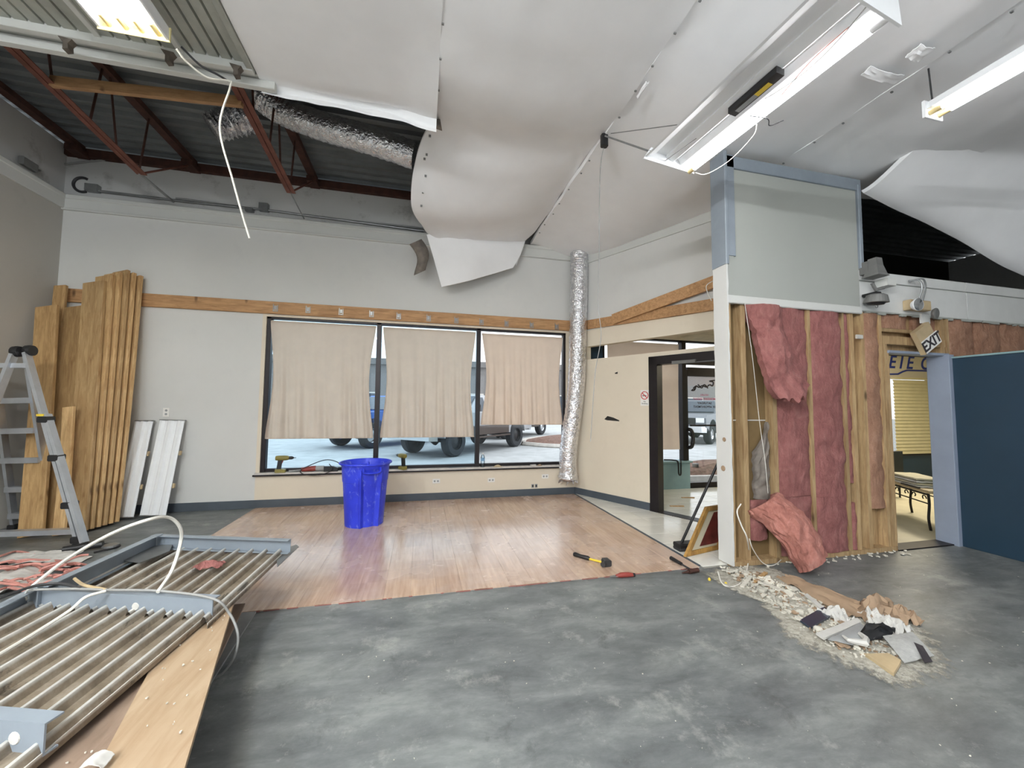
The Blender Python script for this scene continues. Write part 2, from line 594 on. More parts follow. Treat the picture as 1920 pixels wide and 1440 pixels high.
def thing(name, label, cat, base=(0, 0, 0), group=None):
    o = bpy.data.objects.new(name, None)
    o.empty_display_size = 0.1
    C.objects.link(o)
    o.location = base
    o['_base'] = tuple(base)
    o['label'] = label
    o['category'] = cat
    if group:
        o['group'] = group
    return o


def single(name, mb, mat, label, cat, base=None, group=None):
    if base is None:
        xs = [v.x for v in mb.v]; ys = [v.y for v in mb.v]; zs = [v.z for v in mb.v]
        base = ((min(xs) + max(xs)) / 2, (min(ys) + max(ys)) / 2, min(zs))
    o = obj(name, mb, mat, base=base, label=label, category=cat)
    if group:
        o['group'] = group
    return o


def struct(name, mb=None, mat=None):
    if mb is None:
        o = bpy.data.objects.new(name, None)
        o.empty_display_size = 0.1
        C.objects.link(o)
        o['_base'] = (0, 0, 0)
        o['kind'] = 'structure'
        return o
    return obj(name, mb, mat, kind='structure')


def piece(name, src_mesh, parent, loc, rot=(0, 0, 0)):
    """a laid piece that shares mesh data"""
    o = bpy.data.objects.new(name, src_mesh)
    C.objects.link(o)
    o.parent = parent
    o.location = Vector(loc) - Vector(parent['_base'])
    o.rotation_euler = rot
    return o


def text(name, body, size, mat, origin, xdir, updir, parent, extrude=0.001, shear=0.0, align='CENTER', mirror=False, bold=0.0):
    cu = bpy.data.curves.new(name, 'FONT')
    cu.body = body
    cu.size = size
    cu.extrude = extrude
    cu.shear = shear
    cu.offset = bold
    cu.align_x = align
    cu.align_y = 'CENTER'
    cu.materials.append(mat)
    tmp = bpy.data.objects.new(name, cu)
    C.objects.link(tmp)
    dg = bpy.context.evaluated_depsgraph_get()
    me = bpy.data.meshes.new_from_object(tmp.evaluated_get(dg))
    bpy.data.objects.remove(tmp)
    o = bpy.data.objects.new(name, me)
    C.objects.link(o)
    x = Vector(xdir).normalized()
    y = Vector(updir).normalized()
    z = x.cross(y)
    if mirror:
        x, z = -x, -z
    mw = Matrix(((x.x, y.x, z.x, origin[0]), (x.y, y.y, z.y, origin[1]), (x.z, y.z, z.z, origin[2]), (0, 0, 0, 1)))
    if parent is not None:
        o.parent = parent
        pb = Vector(parent['_base'])
        mw = Matrix.Translation(-pb) @ mw
    o.matrix_local = mw
    return o


def nz(x, y, z, s=1.0, seed=0.0):
    return mnoise.noise(Vector((x * s + seed, y * s + seed * 1.7, z * s - seed)))


def smooth01(a, b, x):
    t = max(0.0, min(1.0, (x - a) / (b - a)))
    return t * t * (3 - 2 * t)


def curve_pts(ctrl, n=8):
    """Catmull-Rom through control points"""
    P = [Vector(p) for p in ctrl]
    P = [P[0] * 2 - P[1]] + P + [P[-1] * 2 - P[-2]]
    out = []
    for i in range(1, len(P) - 2):
        for k in range(n):
            t = k / n
            out.append(0.5 * ((2 * P[i]) + (P[i + 1] - P[i - 1]) * t + (2 * P[i - 1] - 5 * P[i] + 4 * P[i + 1] - P[i + 2]) * t * t + (3 * P[i] - P[i - 1] - 3 * P[i + 1] + P[i + 2]) * t ** 3))
    out.append(P[-2])
    return out

# ================================================================== STRUCTURE
# ---- floors
mb = MB()
def fgrid(x0, x1, y0, y1, n=30):
    mb.grid(lambda u, v: (x0 + (x1 - x0) * u, y0 + (y1 - y0) * v, 0.0), 2, 2, (0, 0, -0.12), smooth=False)
fgrid(-4.95, 12.2, -6.2, 6.6)
floor = struct('floor', mb, M['concrete'])

LX0, LX1, LY0, LY1 = -2.25, 2.55, 3.17, 6.21
lam = struct('floor', MB().box((LX0, LY0, 0.0005), (LX1, LY1, 0.002)), M['grout'])
PW, PL = 0.2, 1.22
pm = {}
def plank_mesh(w, l):
    key = (round(w, 3), round(l, 3))
    if key not in pm:
        b = MB().bbox((-w / 2 + .0004, -l / 2 + .0004, 0), (w / 2 - .0004, l / 2 - .0004, 0.008), 0.0007)
        me = bpy.data.meshes.new('plank')
        me.from_pydata(b.v, [], b.f)
        me.materials.append(M['laminate'])
        pm[key] = me
    return pm[key]
for i in range(round((LX1 - LX0) / PW)):
    x = LX0 + PW * (i + .5)
    y = LY0
    first = PL * ((i * 0.37) % 1.0) * 0.8 + 0.2
    k = 0
    while y < LY1 - 0.02:
        l = min(first if k == 0 else PL, LY1 - y)
        piece('plank', plank_mesh(PW, l), lam, (x, y + l / 2, 0.002))
        y += l
        k += 1
# trim strips round the laminate
obj('threshold_strip', MB().bbox((LX1, 3.2, 0), (LX1 + .035, 6.2, 0.012)), M['base'], lam)
mb = MB()
for i in range(60):
    x = random.uniform(LX0, LX1 - .1)
    mb.box((x, LY0 - .004 - .008 * random.random(), 0.001), (x + random.uniform(.02, .1), LY0, 0.005))
o = obj('torn_underlay_edge', mb, M['redfelt'], lam, kind='stuff')

# white tiles between laminate, angled wall and entry
tl = struct('floor', MB().box((2.585, 3.15, 0.0005), (7.2, 6.24, 0.003)), M['grout'])
T = 0.305
tb = MB().bbox((-T / 2 + .003, -T / 2 + .003, 0), (T / 2 - .003, T / 2 - .003, 0.007), 0.002)
tme = bpy.data.meshes.new('tile'); tme.from_pydata(tb.v, [], tb.f); tme.materials.append(M['tile'])
for i in range(9):
    for j in range(10):
        x = 2.59 + T * (i + .5); y = 3.17 + T * (j + .5)
        if x - T / 2 > 2.58 and y + T / 2 < 6.24 and not (x > 3.4 and y < 3.9):
            piece('tile', tme, tl, (x, y, 0.003))
struct('floor', MB().box((4.95, 3.2, 0.002), (12.1, 6.24, 0.005)), M['carpetf'])

# ---- back wall with the shop window opening
WX0, WX1, WZ0, WZ1 = -2.23, 2.42, 0.48, 2.76
YB2 = BACK + 0.16
mb = MB()
mb.box((LEFT, BACK, 0), (-2.28, YB2, 4.22))
mb.box((-2.28, BACK, 2.79), (2.58, YB2, 4.22))
struct('wall_back', mb, M['wall'])
mb = MB()
mb.box((-2.28, BACK, 0), (2.58, YB2, WZ0))
mb.box((-2.28, BACK, WZ0), (WX0, YB2, 2.79))
mb.box((WX1, BACK, WZ0), (2.58, YB2, 2.79))
mb.box((WX0, BACK, WZ1), (WX1, YB2, 2.79))
struct('wall_back', mb, M['cream'])
mb = MB()
mb.grid(lambda u, v: (-4.9 + 9.2 * u, 6.36 + .012 * nz(u * 40, v * 4, 0), 4.2 + .78 * v), 40, 4, (0, .12, 0))
struct('wall_back', mb, M['block'])
mb = MB().box((2.58, 6.40, 0), (12.2, 6.44, 0.0)) if False else MB()
# ---- front facade of entry and right room (glass walls, low teal wall)
mb.box((2.58, 6.30, 2.76), (12.2, 6.46, 4.4))
mb.box((2.58, 6.26, 0), (3.12, 6.46, 2.76))
struct('wall_back', mb, M['teal'])
mb = MB()
mb.box((3.12, 6.22, 0), (4.84, 6.42, 0.48))
struct('wall_entry', mb, M['tealpale'])
struct('trim_3', MB().bbox((3.1, 6.18, 0.48), (4.87, 6.45, 0.51)), M['tealpale'])
mb = MB()
mb.box((5.75, 6.26, 0), (9.9, 6.46, 2.76))
mb.box((9.9, 6.26, 0), (12.2, 6.46, 0.52))
struct('wall_back', mb, M['teal'])
mb = MB().box((9.9, 6.26, 2.18), (12.2, 6.46, 2.76))
signwall = struct('wall_back', mb, M['cream'])

# ---- left wall
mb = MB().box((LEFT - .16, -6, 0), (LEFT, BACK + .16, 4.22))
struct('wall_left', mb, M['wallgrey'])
mb = MB()
mb.grid(lambda u, v: (LEFT - .10 + .012 * nz(u * 40, v * 4, 3), -6 + 12.45 * u, 4.2 + .78 * v), 40, 4, (-.12, 0, 0))
struct('wall_left', mb, M['block'])
# crown ledges
mb = MB()
mb.bbox((LEFT, BACK - .03, 4.05), (2.62, BACK, 4.205), .006)
mb.bbox((LEFT, BACK - .045, 4.185), (2.62, BACK + .14, 4.245), .008)
mb.bbox((LEFT, BACK - .038, 4.035), (2.62, BACK, 4.065), .006)
struct('trim_1', mb, M['trimw'])
mb = MB()
mb.bbox((LEFT, -6, 4.05), (LEFT + .03, BACK - .03, 4.205), .006)
mb.bbox((LEFT - .12, -6, 4.185), (LEFT + .045, BACK - .04, 4.245), .008)
struct('trim_2', mb, M['trimw'])
# bases
struct('baseboard_back', MB().bbox((-4.69, BACK - .012, 0.0), (2.575, BACK, 0.115), .003), M['base'])
mb = MB().bar(aw(0, .058, .006), aw(1.42, .058, .006), .012, .115)
struct('baseboard_angled', mb, M['base'])

# ---- angled entry wall: half wall, header, upper wall
TH = -0.11
def aslab(mb, s0, s1, z0, z1, o0=0.0, o1=TH):
    P = [aw(s0, z0, o0), aw(s1, z0, o0), aw(s1, z0, o1), aw(s0, z0, o1)]
    return mb.prism(P, (0, 0, z1 - z0))
mb = MB()
aslab(mb, 0, 1.43, 0, 2.28)
aslab(mb, 1.43, 3.28, 2.22, 2.28)
aslab(mb, 2.95, 3.28, 0, 2.22)
aslab(mb, 0, 3.28, 2.50, 2.79)
aslab(mb, 0.0, 0.29, 2.28, 2.50)
struct('wall_angled', mb, M['cream'])
mb = MB()
aslab(mb, 0, 3.28, 2.79, 4.4)
struct('wall_angled', mb, M['wall'])
mb = MB()
aslab(mb, 0.1, 3.26, 3.93, 4.12, 0.02, 0)
struct('trim_4', mb, M['trimw'])
struct('trim_5', aslab(MB(), 0.02, 3.26, 2.772, 2.80, 0.012, 0), M['trimw'])
# torn holes in the half wall (dark gaps)
for k, pts in enumerate((((1133, 786), (1136, 783), (1139, 780), (1150, 783), (1161, 788), (1161, 790), (1150, 789), (1138, 788)), ((1153, 699), (1158, 697), (1158, 701), (1153, 701)))):
    mb = MB().prism([onA(px, py, .0015) for px, py in pts], AN * -.004)
    struct('wall_angled', mb, M['void'])

# ---- door in the angled wall (dark bronze frame, open) and entry ceiling
dr = struct('door_1')
mb = MB(); aslab(mb, 1.43, 1.56, 0, 2.22, .02, -.13); obj('door_jamb', mb, M['bronze'], dr)
mb = MB(); aslab(mb, 1.43, 2.95, 2.10, 2.22, .02, -.13); obj('door_head', mb, M['bronze'], dr)
mb = MB(); aslab(mb, 2.85, 2.95, 0, 2.22, .02, -.13); obj('door_jamb', mb, M['bronze'], dr)
mb = MB(); aslab(mb, 1.80, 2.12, 2.085, 2.125, .06, .02); obj('door_closer', mb, M['hornm'], dr)
mb = MB(); aslab(mb, 1.43, 2.95, 0.0, 0.016, .03, -.13); obj('threshold', mb, M['bronze'], dr)
ec = struct('ceiling')
T2 = 0.6
def clip_side(poly, dist=.125):
    """keep what lies on the entry side of the angled wall"""
    f = lambda p: -((p - A0).dot(AN)) - dist
    out = []
    for i, p in enumerate(poly):
        q = poly[(i + 1) % len(poly)]
        a, b = f(p), f(q)
        if a >= 0: out.append(p)
        if (a >= 0) != (b >= 0): out.append(p.lerp(q, a / (a - b)))
    return out
for i in range(6):
    for j in range(4):
        x, y = 2.7 + i * T2, 3.5 + j * .68
        if x > 6.0: continue
        pg = clip_side([Vector((x + .005, y + .005, 2.74)), Vector((x + T2 - .005, y + .005, 2.74)), Vector((x + T2 - .005, y + .675, 2.74)), Vector((x + .005, y + .675, 2.74))])
        if len(pg) > 2:
            obj('ceiling_tile', MB().prism(pg, (0, 0, .02)), M['paneltan'], ec)

# entry glazing: window with blind, post, glass door and transom
w4 = struct('window_2')
obj('window_frame', MB().bbox((3.12, 6.26, .51), (3.16, 6.36, 2.76)), M['bronze'], w4)
obj('mullion', MB().bbox((4.72, 6.24, .0), (4.81, 6.36, 2.76)), M['bronze'], w4)
obj('glass_pane', MB().box((3.16, 6.33, .51), (4.72, 6.336, 2.72)), M['glass'], w4)
obj('window_head', MB().bbox((3.12, 6.26, 2.72), (6.0, 6.36, 2.76)), M['bronze'], w4)
single('roller_blind', MB().grid(lambda u, v: (3.20 + 1.46 * u - .035 * math.sin(PI * v) * (u - .5), 6.25 + .012 * math.sin(u * 26) * (1 - v), .72 + 1.95 * v), 40, 14, (0, .003, 0)), M['blind'],
       'beige blind in the entry seen through the dark framed doorway', 'blind')
d2 = struct('door_2')
obj('door_stile', MB().bbox((4.81, 6.27, .03), (4.86, 6.33, 2.2)), M['bronze'], d2)
obj('door_stile', MB().bbox((5.66, 6.27, .03), (5.75, 6.33, 2.2)), M['bronze'], d2)
obj('door_rail', MB().bbox((4.86, 6.27, 2.08), (5.66, 6.33, 2.25)), M['bronze'], d2)
obj('door_rail', MB().bbox((4.86, 6.27, .0), (5.66, 6.33, .1)), M['bronze'], d2)
obj('push_bar', MB().bbox((4.86, 6.2, 1.145), (5.66, 6.23, 1.175)), M['bronze'], d2)
gp = obj('glass_pane', MB().box((4.86, 6.297, .1), (5.66, 6.303, 2.08)), M['glass'], d2)
obj('transom_bar', MB().bbox((4.81, 6.26, 2.30), (5.75, 6.35, 2.4)), M['bronze'], d2)
obj('glass_pane', MB().box((4.81, 6.30, 2.4), (5.75, 6.306, 2.72)), M['glass'], d2)
obj('pull_handle', MB().tube(curve_pts([(4.84, 6.26, .75), (4.87, 6.2, .78), (4.89, 6.19, .92), (4.87, 6.2, 1.06), (4.84, 6.26, 1.09)], 6), .035, 8), M['black'], d2)
# lettering on the door glass, read from behind
for body, z, size, m, b in (('SATURDAY', 1.575, .062, 'inkdark', .001), ('BY APPOINTMENT', 1.505, .06, 'inkdark', .001), ('MONDAY-FRIDAY', 1.655, .062, 'inkpink', .001), ('HOURS', 1.73, .055, 'inkpink', 0)):
    text('door_lettering', body, size, M[m], (5.24, 6.295, z), (-1, 0, 0), (0, 0, 1), gp, .0008, 0, bold=b)
text('door_lettering', 'Express', .2, M['inkdark'], (5.24, 6.295, 1.93), (-1, 0, -.14), (-.14, 0, 1), gp, .0008, .35, bold=.006) if False else None
mb = MB()
mb.tube(curve_pts([(5.0, 6.294, 1.86), (5.06, 6.294, 1.9), (5.12, 6.294, 1.875), (5.2, 6.294, 1.91), (5.28, 6.294, 1.885), (5.36, 6.294, 1.93), (5.42, 6.294, 1.91), (5.44, 6.294, 1.98), (5.36, 6.294, 2.0), (5.5, 6.294, 2.02)], 6), .013, 6)
mb.tube(curve_pts([(5.06, 6.294, 1.9), (5.02, 6.294, 1.82), (4.96, 6.294, 1.815), (5.02, 6.294, 1.85)], 6), .012, 6)
mb.tube(curve_pts([(5.1, 6.294, 1.93), (5.18, 6.294, 1.865), (5.24, 6.294, 1.93), (5.32, 6.294, 1.865)], 6), .012, 6)
obj('door_lettering', mb, M['inkdark'], gp)

# ---- shop window
w1 = struct('window_1')
YF0, YF1 = BACK + .02, BACK + .11
for x0, x1 in ((WX0, WX0 + .06), (-.70, -.63), (.865, .935), (WX1 - .045, WX1)):
    obj('mullion', MB().bbox((x0, YF0, WZ0), (x1, YF1, WZ1)), M['bronze'], w1)
obj('window_head', MB().bbox((WX0, YF0, WZ1 - .03), (WX1, YF1, WZ1)), M['bronze'], w1)
obj('window_rail', MB().bbox((WX0, YF0 + .01, WZ0 + .02), (WX1, YF1, WZ0 + .065)), M['bronze'], w1)
for x0, x1, m in ((WX0 + .06, -.70, 'glassb'), (-.63, .865, 'glassb'), (.935, WX1 - .045, 'glass')):
    obj('glass_pane', MB().box((x0, YF0 + .05, WZ0 + .06), (x1, YF0 + .056, WZ1 - .03)), M[m], w1)
mb = MB().bbox((-2.28, BACK - .045, WZ0 - .012), (2.44, YF1, WZ0 + .018), .004)
struct('trim_6', mb, M['sillm'])
struct('trim_7', MB().bbox((-2.30, BACK - .052, WZ0 - .03), (2.44, BACK - .02, WZ0 - .008), .003), M['bronze'])

# ---- partition (stud wall) at Y = STUD
PT = .14                                    # partition thickness
part = struct('wall_partition', MB().box((2.86, STUD - .01, 0.0), (4.93, STUD + PT, .045)), M['stud'])
def stud(x, w=.04, z0=.045, z1=2.53, y0=STUD, d=.09, m='stud', lean=0.0):
    b = MB().bar((x, y0 + d / 2, z0), (x + lean, y0 + d / 2, z1), d, w, (1, 0, 0))
    return obj('stud', b, M[m], part)
stud(2.885, .05); stud(3.055, .055, y0=STUD + .005)
stud(3.405, .05, lean=0.0, z1=1.75)
stud(3.86, .04); stud(4.31, .04); stud(4.43, .05); stud(4.58, .05); stud(4.835, .04); stud(4.90, .045, z1=2.2)
stud(5.78, .04, 2.1, 2.55); stud(5.86, .04, 2.1, 2.55)
obj('back_panel', MB().box((2.86, STUD + .095, .045), (4.40, STUD + PT, 2.53)), M['panelback'], part)
obj('back_panel', MB().box((4.40, STUD + .095, .045), (4.93, STUD + PT, 2.53)), M['stud'], part)
obj('plug_board', MB().box((2.86, STUD + .088, 1.36), (3.4, STUD + .096, 1.37)), M['trimw'], part)
obj('door_header', MB().bbox((4.88, STUD + .01, 2.20), (5.88, STUD + .09, 2.29)), M['stud'], part)
obj('door_header', MB().bbox((4.86, STUD + .02, 2.34), (5.8, STUD + .08, 2.38)), M['stud'], part)
obj('back_panel', MB().box((4.93, STUD + .095, 2.1), (12.1, STUD + PT, 2.56)), M['stud'], part)
obj('back_panel', MB().box((5.86, STUD + .095, 0), (12.1, STUD + PT, 2.1)), M['tealpale'], part)

def batt_fn(x0, x1, z0, z1, y, bulge, seed, amp=.020, dx0=0.0):
    def fn(u, v):
        x = x0 + (x1 - x0) * u + dx0 * (1 - v)
        z = z0 + (z1 - z0) * v
        e = math.sin(PI * min(1, max(0, u))) ** .5 if 0 < u < 1 else 0
        yy = y - bulge * e + amp * nz(x, 0, z, 6, seed) + .6 * amp * nz(x, 0, z, 17, seed)
        if u in (0, 1):
            x += .012 * nz(z, 3, seed, 5)
        return (x, yy, z)
    return fn
for (x0, x1, z0, z1, y, bl, sd, m) in (
        (3.43, 3.855, .62, 2.50, STUD + .03, .045, 1, 'batt'), (3.43, 3.855, .05, .615, STUD + .03, .04, 2, 'batt'),
        (3.865, 4.305, .60, 2.50, STUD + .03, .05, 3, 'batt'), (3.865, 4.305, .05, .60, STUD + .03, .05, 4, 'batt'),
        (4.325, 4.41, .72, 2.50, STUD + .04, .03, 5, 'batt'), (4.325, 4.41, .05, .52, STUD + .04, .05, 6, 'batt'),
        (4.575, 4.835, .45, 2.52, STUD + .03, .04, 7, 'battb'),
        (4.86, 5.3, 2.38, 2.55, STUD + .05, .03, 8, 'battb'), (5.42, 5.77, 2.3, 2.55, STUD + .06, .02, 9, 'battb'),
        (5.89, 6.35, 2.06, 2.56, STUD + .04, .035, 10, 'battb'), (6.36, 6.82, 2.06, 2.56, STUD + .04, .035, 11, 'battb'), (6.83, 7.3, 2.06, 2.56, STUD + .04, .035, 12, 'battb'), (7.31, 7.8, 2.06, 2.56, STUD + .04, .035, 13, 'battb')):
    nu = max(6, int((x1 - x0) / .03)); nv = max(6, int((z1 - z0) / .035))
    obj('insulation_batt', MB().grid(batt_fn(x0, x1, z0, z1, y, bl, sd), nu, nv, (0, .05, 0)), M[m], part)
# batt half torn out of the first bay, hanging forward from the top
def torn(u, v):
    zt = 2.50 - v * (.82 + .17 * math.sin(2.2 * u + .3) - .14 * abs(u - .15))
    x = 3.07 + .40 * u + v * (.17 - .02 * u) + .035 * math.sin(v * 5 + u * 2)
    y = STUD - .02 - .14 * v ** 1.5 - .07 * math.sin(PI * u) + .035 * nz(x, 1, zt, 6, 5) + .02 * nz(x, 1, zt, 18, 6)
    if v == 1:
        zt += .07 * nz(u * 9, 0, 2.2)
    return (x, y, zt)
obj('torn_batt', MB().grid(torn, 26, 40, (.01, .07, 0)), M['batt'], part)
obj('torn_batt', MB().grid(lambda u, v: (3.2 + .17 * u + .02 * nz(v * 7, u, 0), STUD + .05 - .03 * math.sin(PI * u) + .03 * nz(u * 4, v * 8, 1), .6 + .75 * v * (.6 + .4 * u)), 10, 24, (0, .035, 0)), M['scrap'], part)
obj('torn_batt', MB().grid(batt_fn(3.1, 3.3, .22, .6, STUD + .03, .05, 21, .03), 8, 12, (0, .05, 0)), M['batt'], part)

# column at the free end of the partition
colm = struct('column', MB().grid(lambda u, v: (2.842 + .018 * u + (.006 * nz(v * 22, u, 2) if u == 1 else 0), STUD - .035 + .006 * nz(v * 26, 3, 1), .02 + 2.87 * v), 1, 70, (0, .178, 0), smooth=False), M['wall'])
for px, py, r in ((1358, 824, .022), (1356, 878, .028)):
    p = onX(px, py, 2.8405)
    obj('chipped_hole', MB().lathe([(r, 0), (r * .9, .004), (0.0, .003)], p, (-1, 0, 0), 9, False), M['kraft'], colm)
struct('column', MB().grid(lambda u, v: (2.80 + .04 * u + (.01 * nz(v * 18, 5, 2) if u == 0 else 0), STUD - .034, .03 + .55 * v), 1, 24, (0, .004, 0), False), M['kraft']) if False else None
# boxed header above: grey blue posts and rail, white board
HX0, HX1, HZ0, HZ1 = 2.9, 4.55, 2.52, 3.97
struct('wall_header', MB().box((2.862, STUD - .01, HZ0), (HX1, STUD + PT, HZ1)), M['panelw'])
mb = MB()
mb.bbox((2.835, STUD - .045, 2.88), (2.872, STUD + .15, 4.02), .006)
mb.bbox((2.87, STUD - .03, 2.97), (2.965, STUD, 3.99), .006)
struct('trim_8', mb, M['greyblue'])
struct('trim_9', MB().bbox((2.88, STUD - .03, 3.86), (4.60, STUD, 3.985), .006), M['greyblue'])
struct('trim_10', MB().bbox((4.555, STUD - .035, 3.0), (4.60, STUD + .03, 3.92), .006), M['greyblue'])
struct('trim_11', MB().bbox((2.86, STUD - .028, HZ0 - .02), (4.55, STUD, HZ0 + .06), .008), M['trimw'])
struct('trim_12', MB().bbox((2.86, STUD - .02, 2.58), (2.95, STUD, 2.98), .006), M['panelw'])
# white wall panels over the doorway, to the right
band = struct('wall_band', MB().box((4.55, STUD + .01, 2.56), (12.1, STUD + PT, 2.98)), M['panelw'])
for x0, x1 in ((4.555, 6.18), (6.2, 7.75), (7.77, 9.3)):
    obj('wall_panel', MB().bbox((x0, STUD - .008, 2.545), (x1, STUD + .01, 2.865), .004), M['frp'], band)
    obj('wall_panel', MB().bbox((x0, STUD - .008, 2.875), (x1, STUD + .01, 2.985), .004), M['frp'], band)
mb = MB()
x = 4.6
while x < 7.6:
    w = random.uniform(.03, .12); h = random.uniform(.005, .035)
    mb.box((x, STUD - .012, 2.548 - h), (x + w, STUD + .008, 2.548)); x += w
obj('torn_panel_edge', mb, M['panelw'], band, kind='stuff')
# doorway jamb + low blue partition
struct('trim_13', MB().bbox((5.745, STUD - .06, 0), (5.83, STUD + .14, 2.11), .004), M['jamb'])
struct('trim_14', MB().bbox((4.925, STUD - .02, 2.10), (5.83, STUD + .14, 2.13), .004), M['jamb'])
struct('trim_15', MB().bbox((4.925, STUD, .045), (4.95, STUD + .14, 2.11), .004), M['stud'])
struct('wall_low_partition', MB().bbox((5.80, -.5, 0), (5.92, STUD - .06, 2.07), .004), M['teal'])
struct('trim_16', MB().bbox((5.785, 2.2, 2.065), (5.93, STUD - .06, 2.085), .004), M['tealpale'])
struct('trim_17', MB().box((4.93, STUD - .02, 0), (5.76, STUD + .14, .012)), M['bronze'])

# ---- other walls closing the space
struct('wall_right', MB().box((12.1, -6.2, 0), (12.3, 6.6, 5.0)), M['wall'])
mb = MB()
mb.box((-4.9, -6.2, 0), (12.2, -6.0, .45)); mb.box((-4.9, -6.2, 2.95), (12.2, -6.0, 5.0))
mb.box((-4.9, -6.2, .45), (-4.2, -6.0, 2.95)); mb.box((5.2, -6.2, .45), (12.2, -6.0, 2.95))
struct('wall_rear', mb, M['wall'])
struct('wall_back', MB().box((4.3, 6.36, 4.2), (12.2, 6.48, 5.0)), M['void'])
# right room ceiling and plenum
struct('ceiling', MB().box((5.0, STUD + PT, 2.78), (12.1, 6.26, 2.82)), M['paneltan'])

# ---- roof deck with ribs
mb = MB()
NR = 76
for i in range(NR):
    y = -6.2 + 12.75 * i / NR
    h = 12.75 / NR
    z = 5.02
    x0, x1 = -4.95, 12.3
    prof = [(0, 0), (.25, 0), (.38, .045), (.87, .045), (1.0, 0)]
    for (a, za), (b, zb) in zip(prof, prof[1:]):
        mb.add([(x0, y + a * h, z + za), (x1, y + a * h, z + za), (x1, y + b * h, z + zb), (x0, y + b * h, z + zb)], [(0, 1, 2, 3)])
mb.box((-4.95, -6.2, 5.07), (12.3, 6.55, 5.12))
roof = struct('roof_deck', mb, M['deck'])
struct('trim_18', MB().bbox((-4.8, 6.30, 4.84), (4.3, 6.37, 4.96), .006), M['rustd'])

# ---- bar joists (steel roof trusses)
def joist(x, label, y_end=5.30, y0=.6, full=True):
    t = thing('bar_joist', label, 'roof joist', (x, y_end, 4.2), 'open web roof joists')
    zb = lambda y: 4.17 + .10 * (5.3 - y)
    for sx in (-.028, .028) if full else ():
        obj('bottom_chord', MB().prism([(x + sx - .024, y_end, zb(y_end)), (x + sx + .024, y_end, zb(y_end)), (x + sx + .024, y_end, zb(y_end) + .008), (x + sx + (.024 if sx < 0 else -.016), y_end, zb(y_end) + .05), (x + sx + (.016 if sx < 0 else -.024), y_end, zb(y_end) + .05), (x + sx - .024, y_end, zb(y_end) + .008)], (0, y0 - y_end, zb(y0) - zb(y_end))), M['rust'], t)
    obj('top_chord', MB().bar((x, 6.28, 4.93), (x, y0, 4.97), .1, .07), M['rustd'], t)
    obj('bearing_seat', MB().bbox((x - .07, 6.12, 4.82), (x + .07, 6.34, 4.90)), M['rustd'], t)
    if not full:
        return t
    ys = [5.25, 4.85, 4.55, 4.1, 3.8, 3.35, 3.05, 2.6, 2.3]
    for i in range(len(ys) - 1):
        if i % 2 == 0:
            a, b = (x, ys[i], zb(ys[i]) + .03), (x, ys[i + 1], 4.93)
            a, b = (x, ys[i], zb(ys[i]) + .03), (x, ys[i] + .1, 4.93)
        else:
            a, b = (x, ys[i + 1] + .35, zb(ys[i + 1] + .35) + .03), (x, ys[i] - .1, 4.93)
        obj('web_rod', MB().tube([a, b], .011, 6), M['rustd'], t)
    obj('tie_rod', MB().tube([(x, y_end, zb(y_end) + .02), (x, 6.2, 4.86)], .012, 6), M['rust'], t)
    return t
joist(-4.60, 'rusty roof joist close along the left wall top', full=False)
joist(-3.28, 'red oxide roof joist holding the left end of the wooden cross timber')
joist(-1.68, 'red oxide roof joist above the end of the silver duct')
for x, p, lab in ((-3.30, (325, 378), 'grey brace bar from the left roof joist down to the wall ledge'), (-1.69, (570, 410), 'thin rod from the right roof joist down to the wall ledge')):
    q = onY(p[0], p[1], 6.22)
    single('brace_rod', MB().tube([(x, 5.28, 4.18), q], .016 if x < -3 else .009, 6), M['steel'], lab, 'brace')
a, b = onX(96, 153, -3.27), onX(455, 192, -1.70)
single('cross_timber', MB().bar(a, b, .04, .09), M['lumberx'], 'bare timber spanning between two rusty roof joists', 'timber')

# ---- ceiling of insulation sheets and ribbed steel panels
ceil = struct('ceiling')
def H(x, y):
    return 4.27 - .20 * smooth01(1.75, 3.1, x)
CH = 3.60                                  # the white channel where the ceiling stops
def sheet(name, x0, x1, y0, y1, sag=.05, seed=0, nu=26, nv=60, end=None, wrinkle=.012, mat='sheet'):
    def fn(u, v):
        x = x0 + (x1 - x0) * u
        y = y0 + (y1 - y0) * v
        z = H(x, y) - sag * math.sin(PI * u) * (.7 + .3 * math.sin(v * 5 + seed)) + wrinkle * nz(x, y, 0, 1.6, seed)
        z += .006 * nz(x * 3, y, 1, 3, seed) + .007 * nz(x + y * 1.5, y - 2 * x, 0, 2.2, seed + 2)
        # puckers at the stapled seams
        e = min(u, 1 - u)
        z -= .016 * math.exp(-e * 26) * (.5 + .5 * math.sin(y * 9 + seed))
        return (x, y, z)
    return obj(name, MB().grid(fn, nu, nv, (0, 0, .06)), M[mat], ceil)
# sheet over the left part, with a lip folded over the channel
def s1(u, v):
    x = -1.42 + 1.50 * u
    if v < .82:
        y = -3.0 + (CH - .02 + 3.0) * v / .82
        z = 4.27 - .035 * math.sin(PI * u) + .012 * nz(x, y, 0, 1.5, 4) - .02 * math.exp(-(1 - u) * 22) * (.5 + .5 * math.sin(y * 8))
        z -= .05 * smooth01(2.6, CH, y) * smooth01(.75, 1.0, u)
        return (x, y, z)
    t = (v - .82) / .18
    drop = (.075 + .05 * u) * t
    z = 4.27 - .05 * smooth01(.75, 1, u) - drop + .010 * nz(x * 3, t, 2, 2, 2)
    return (x, CH + .015 + .03 * math.sin(PI * t) + .02 * t + .015 * nz(x * 4, t * 2, 0, 1.3, 8), z)
obj('insulation_sheet', MB().grid(s1, 44, 90, (0, .0, .02)), M['sheet'], ceil)
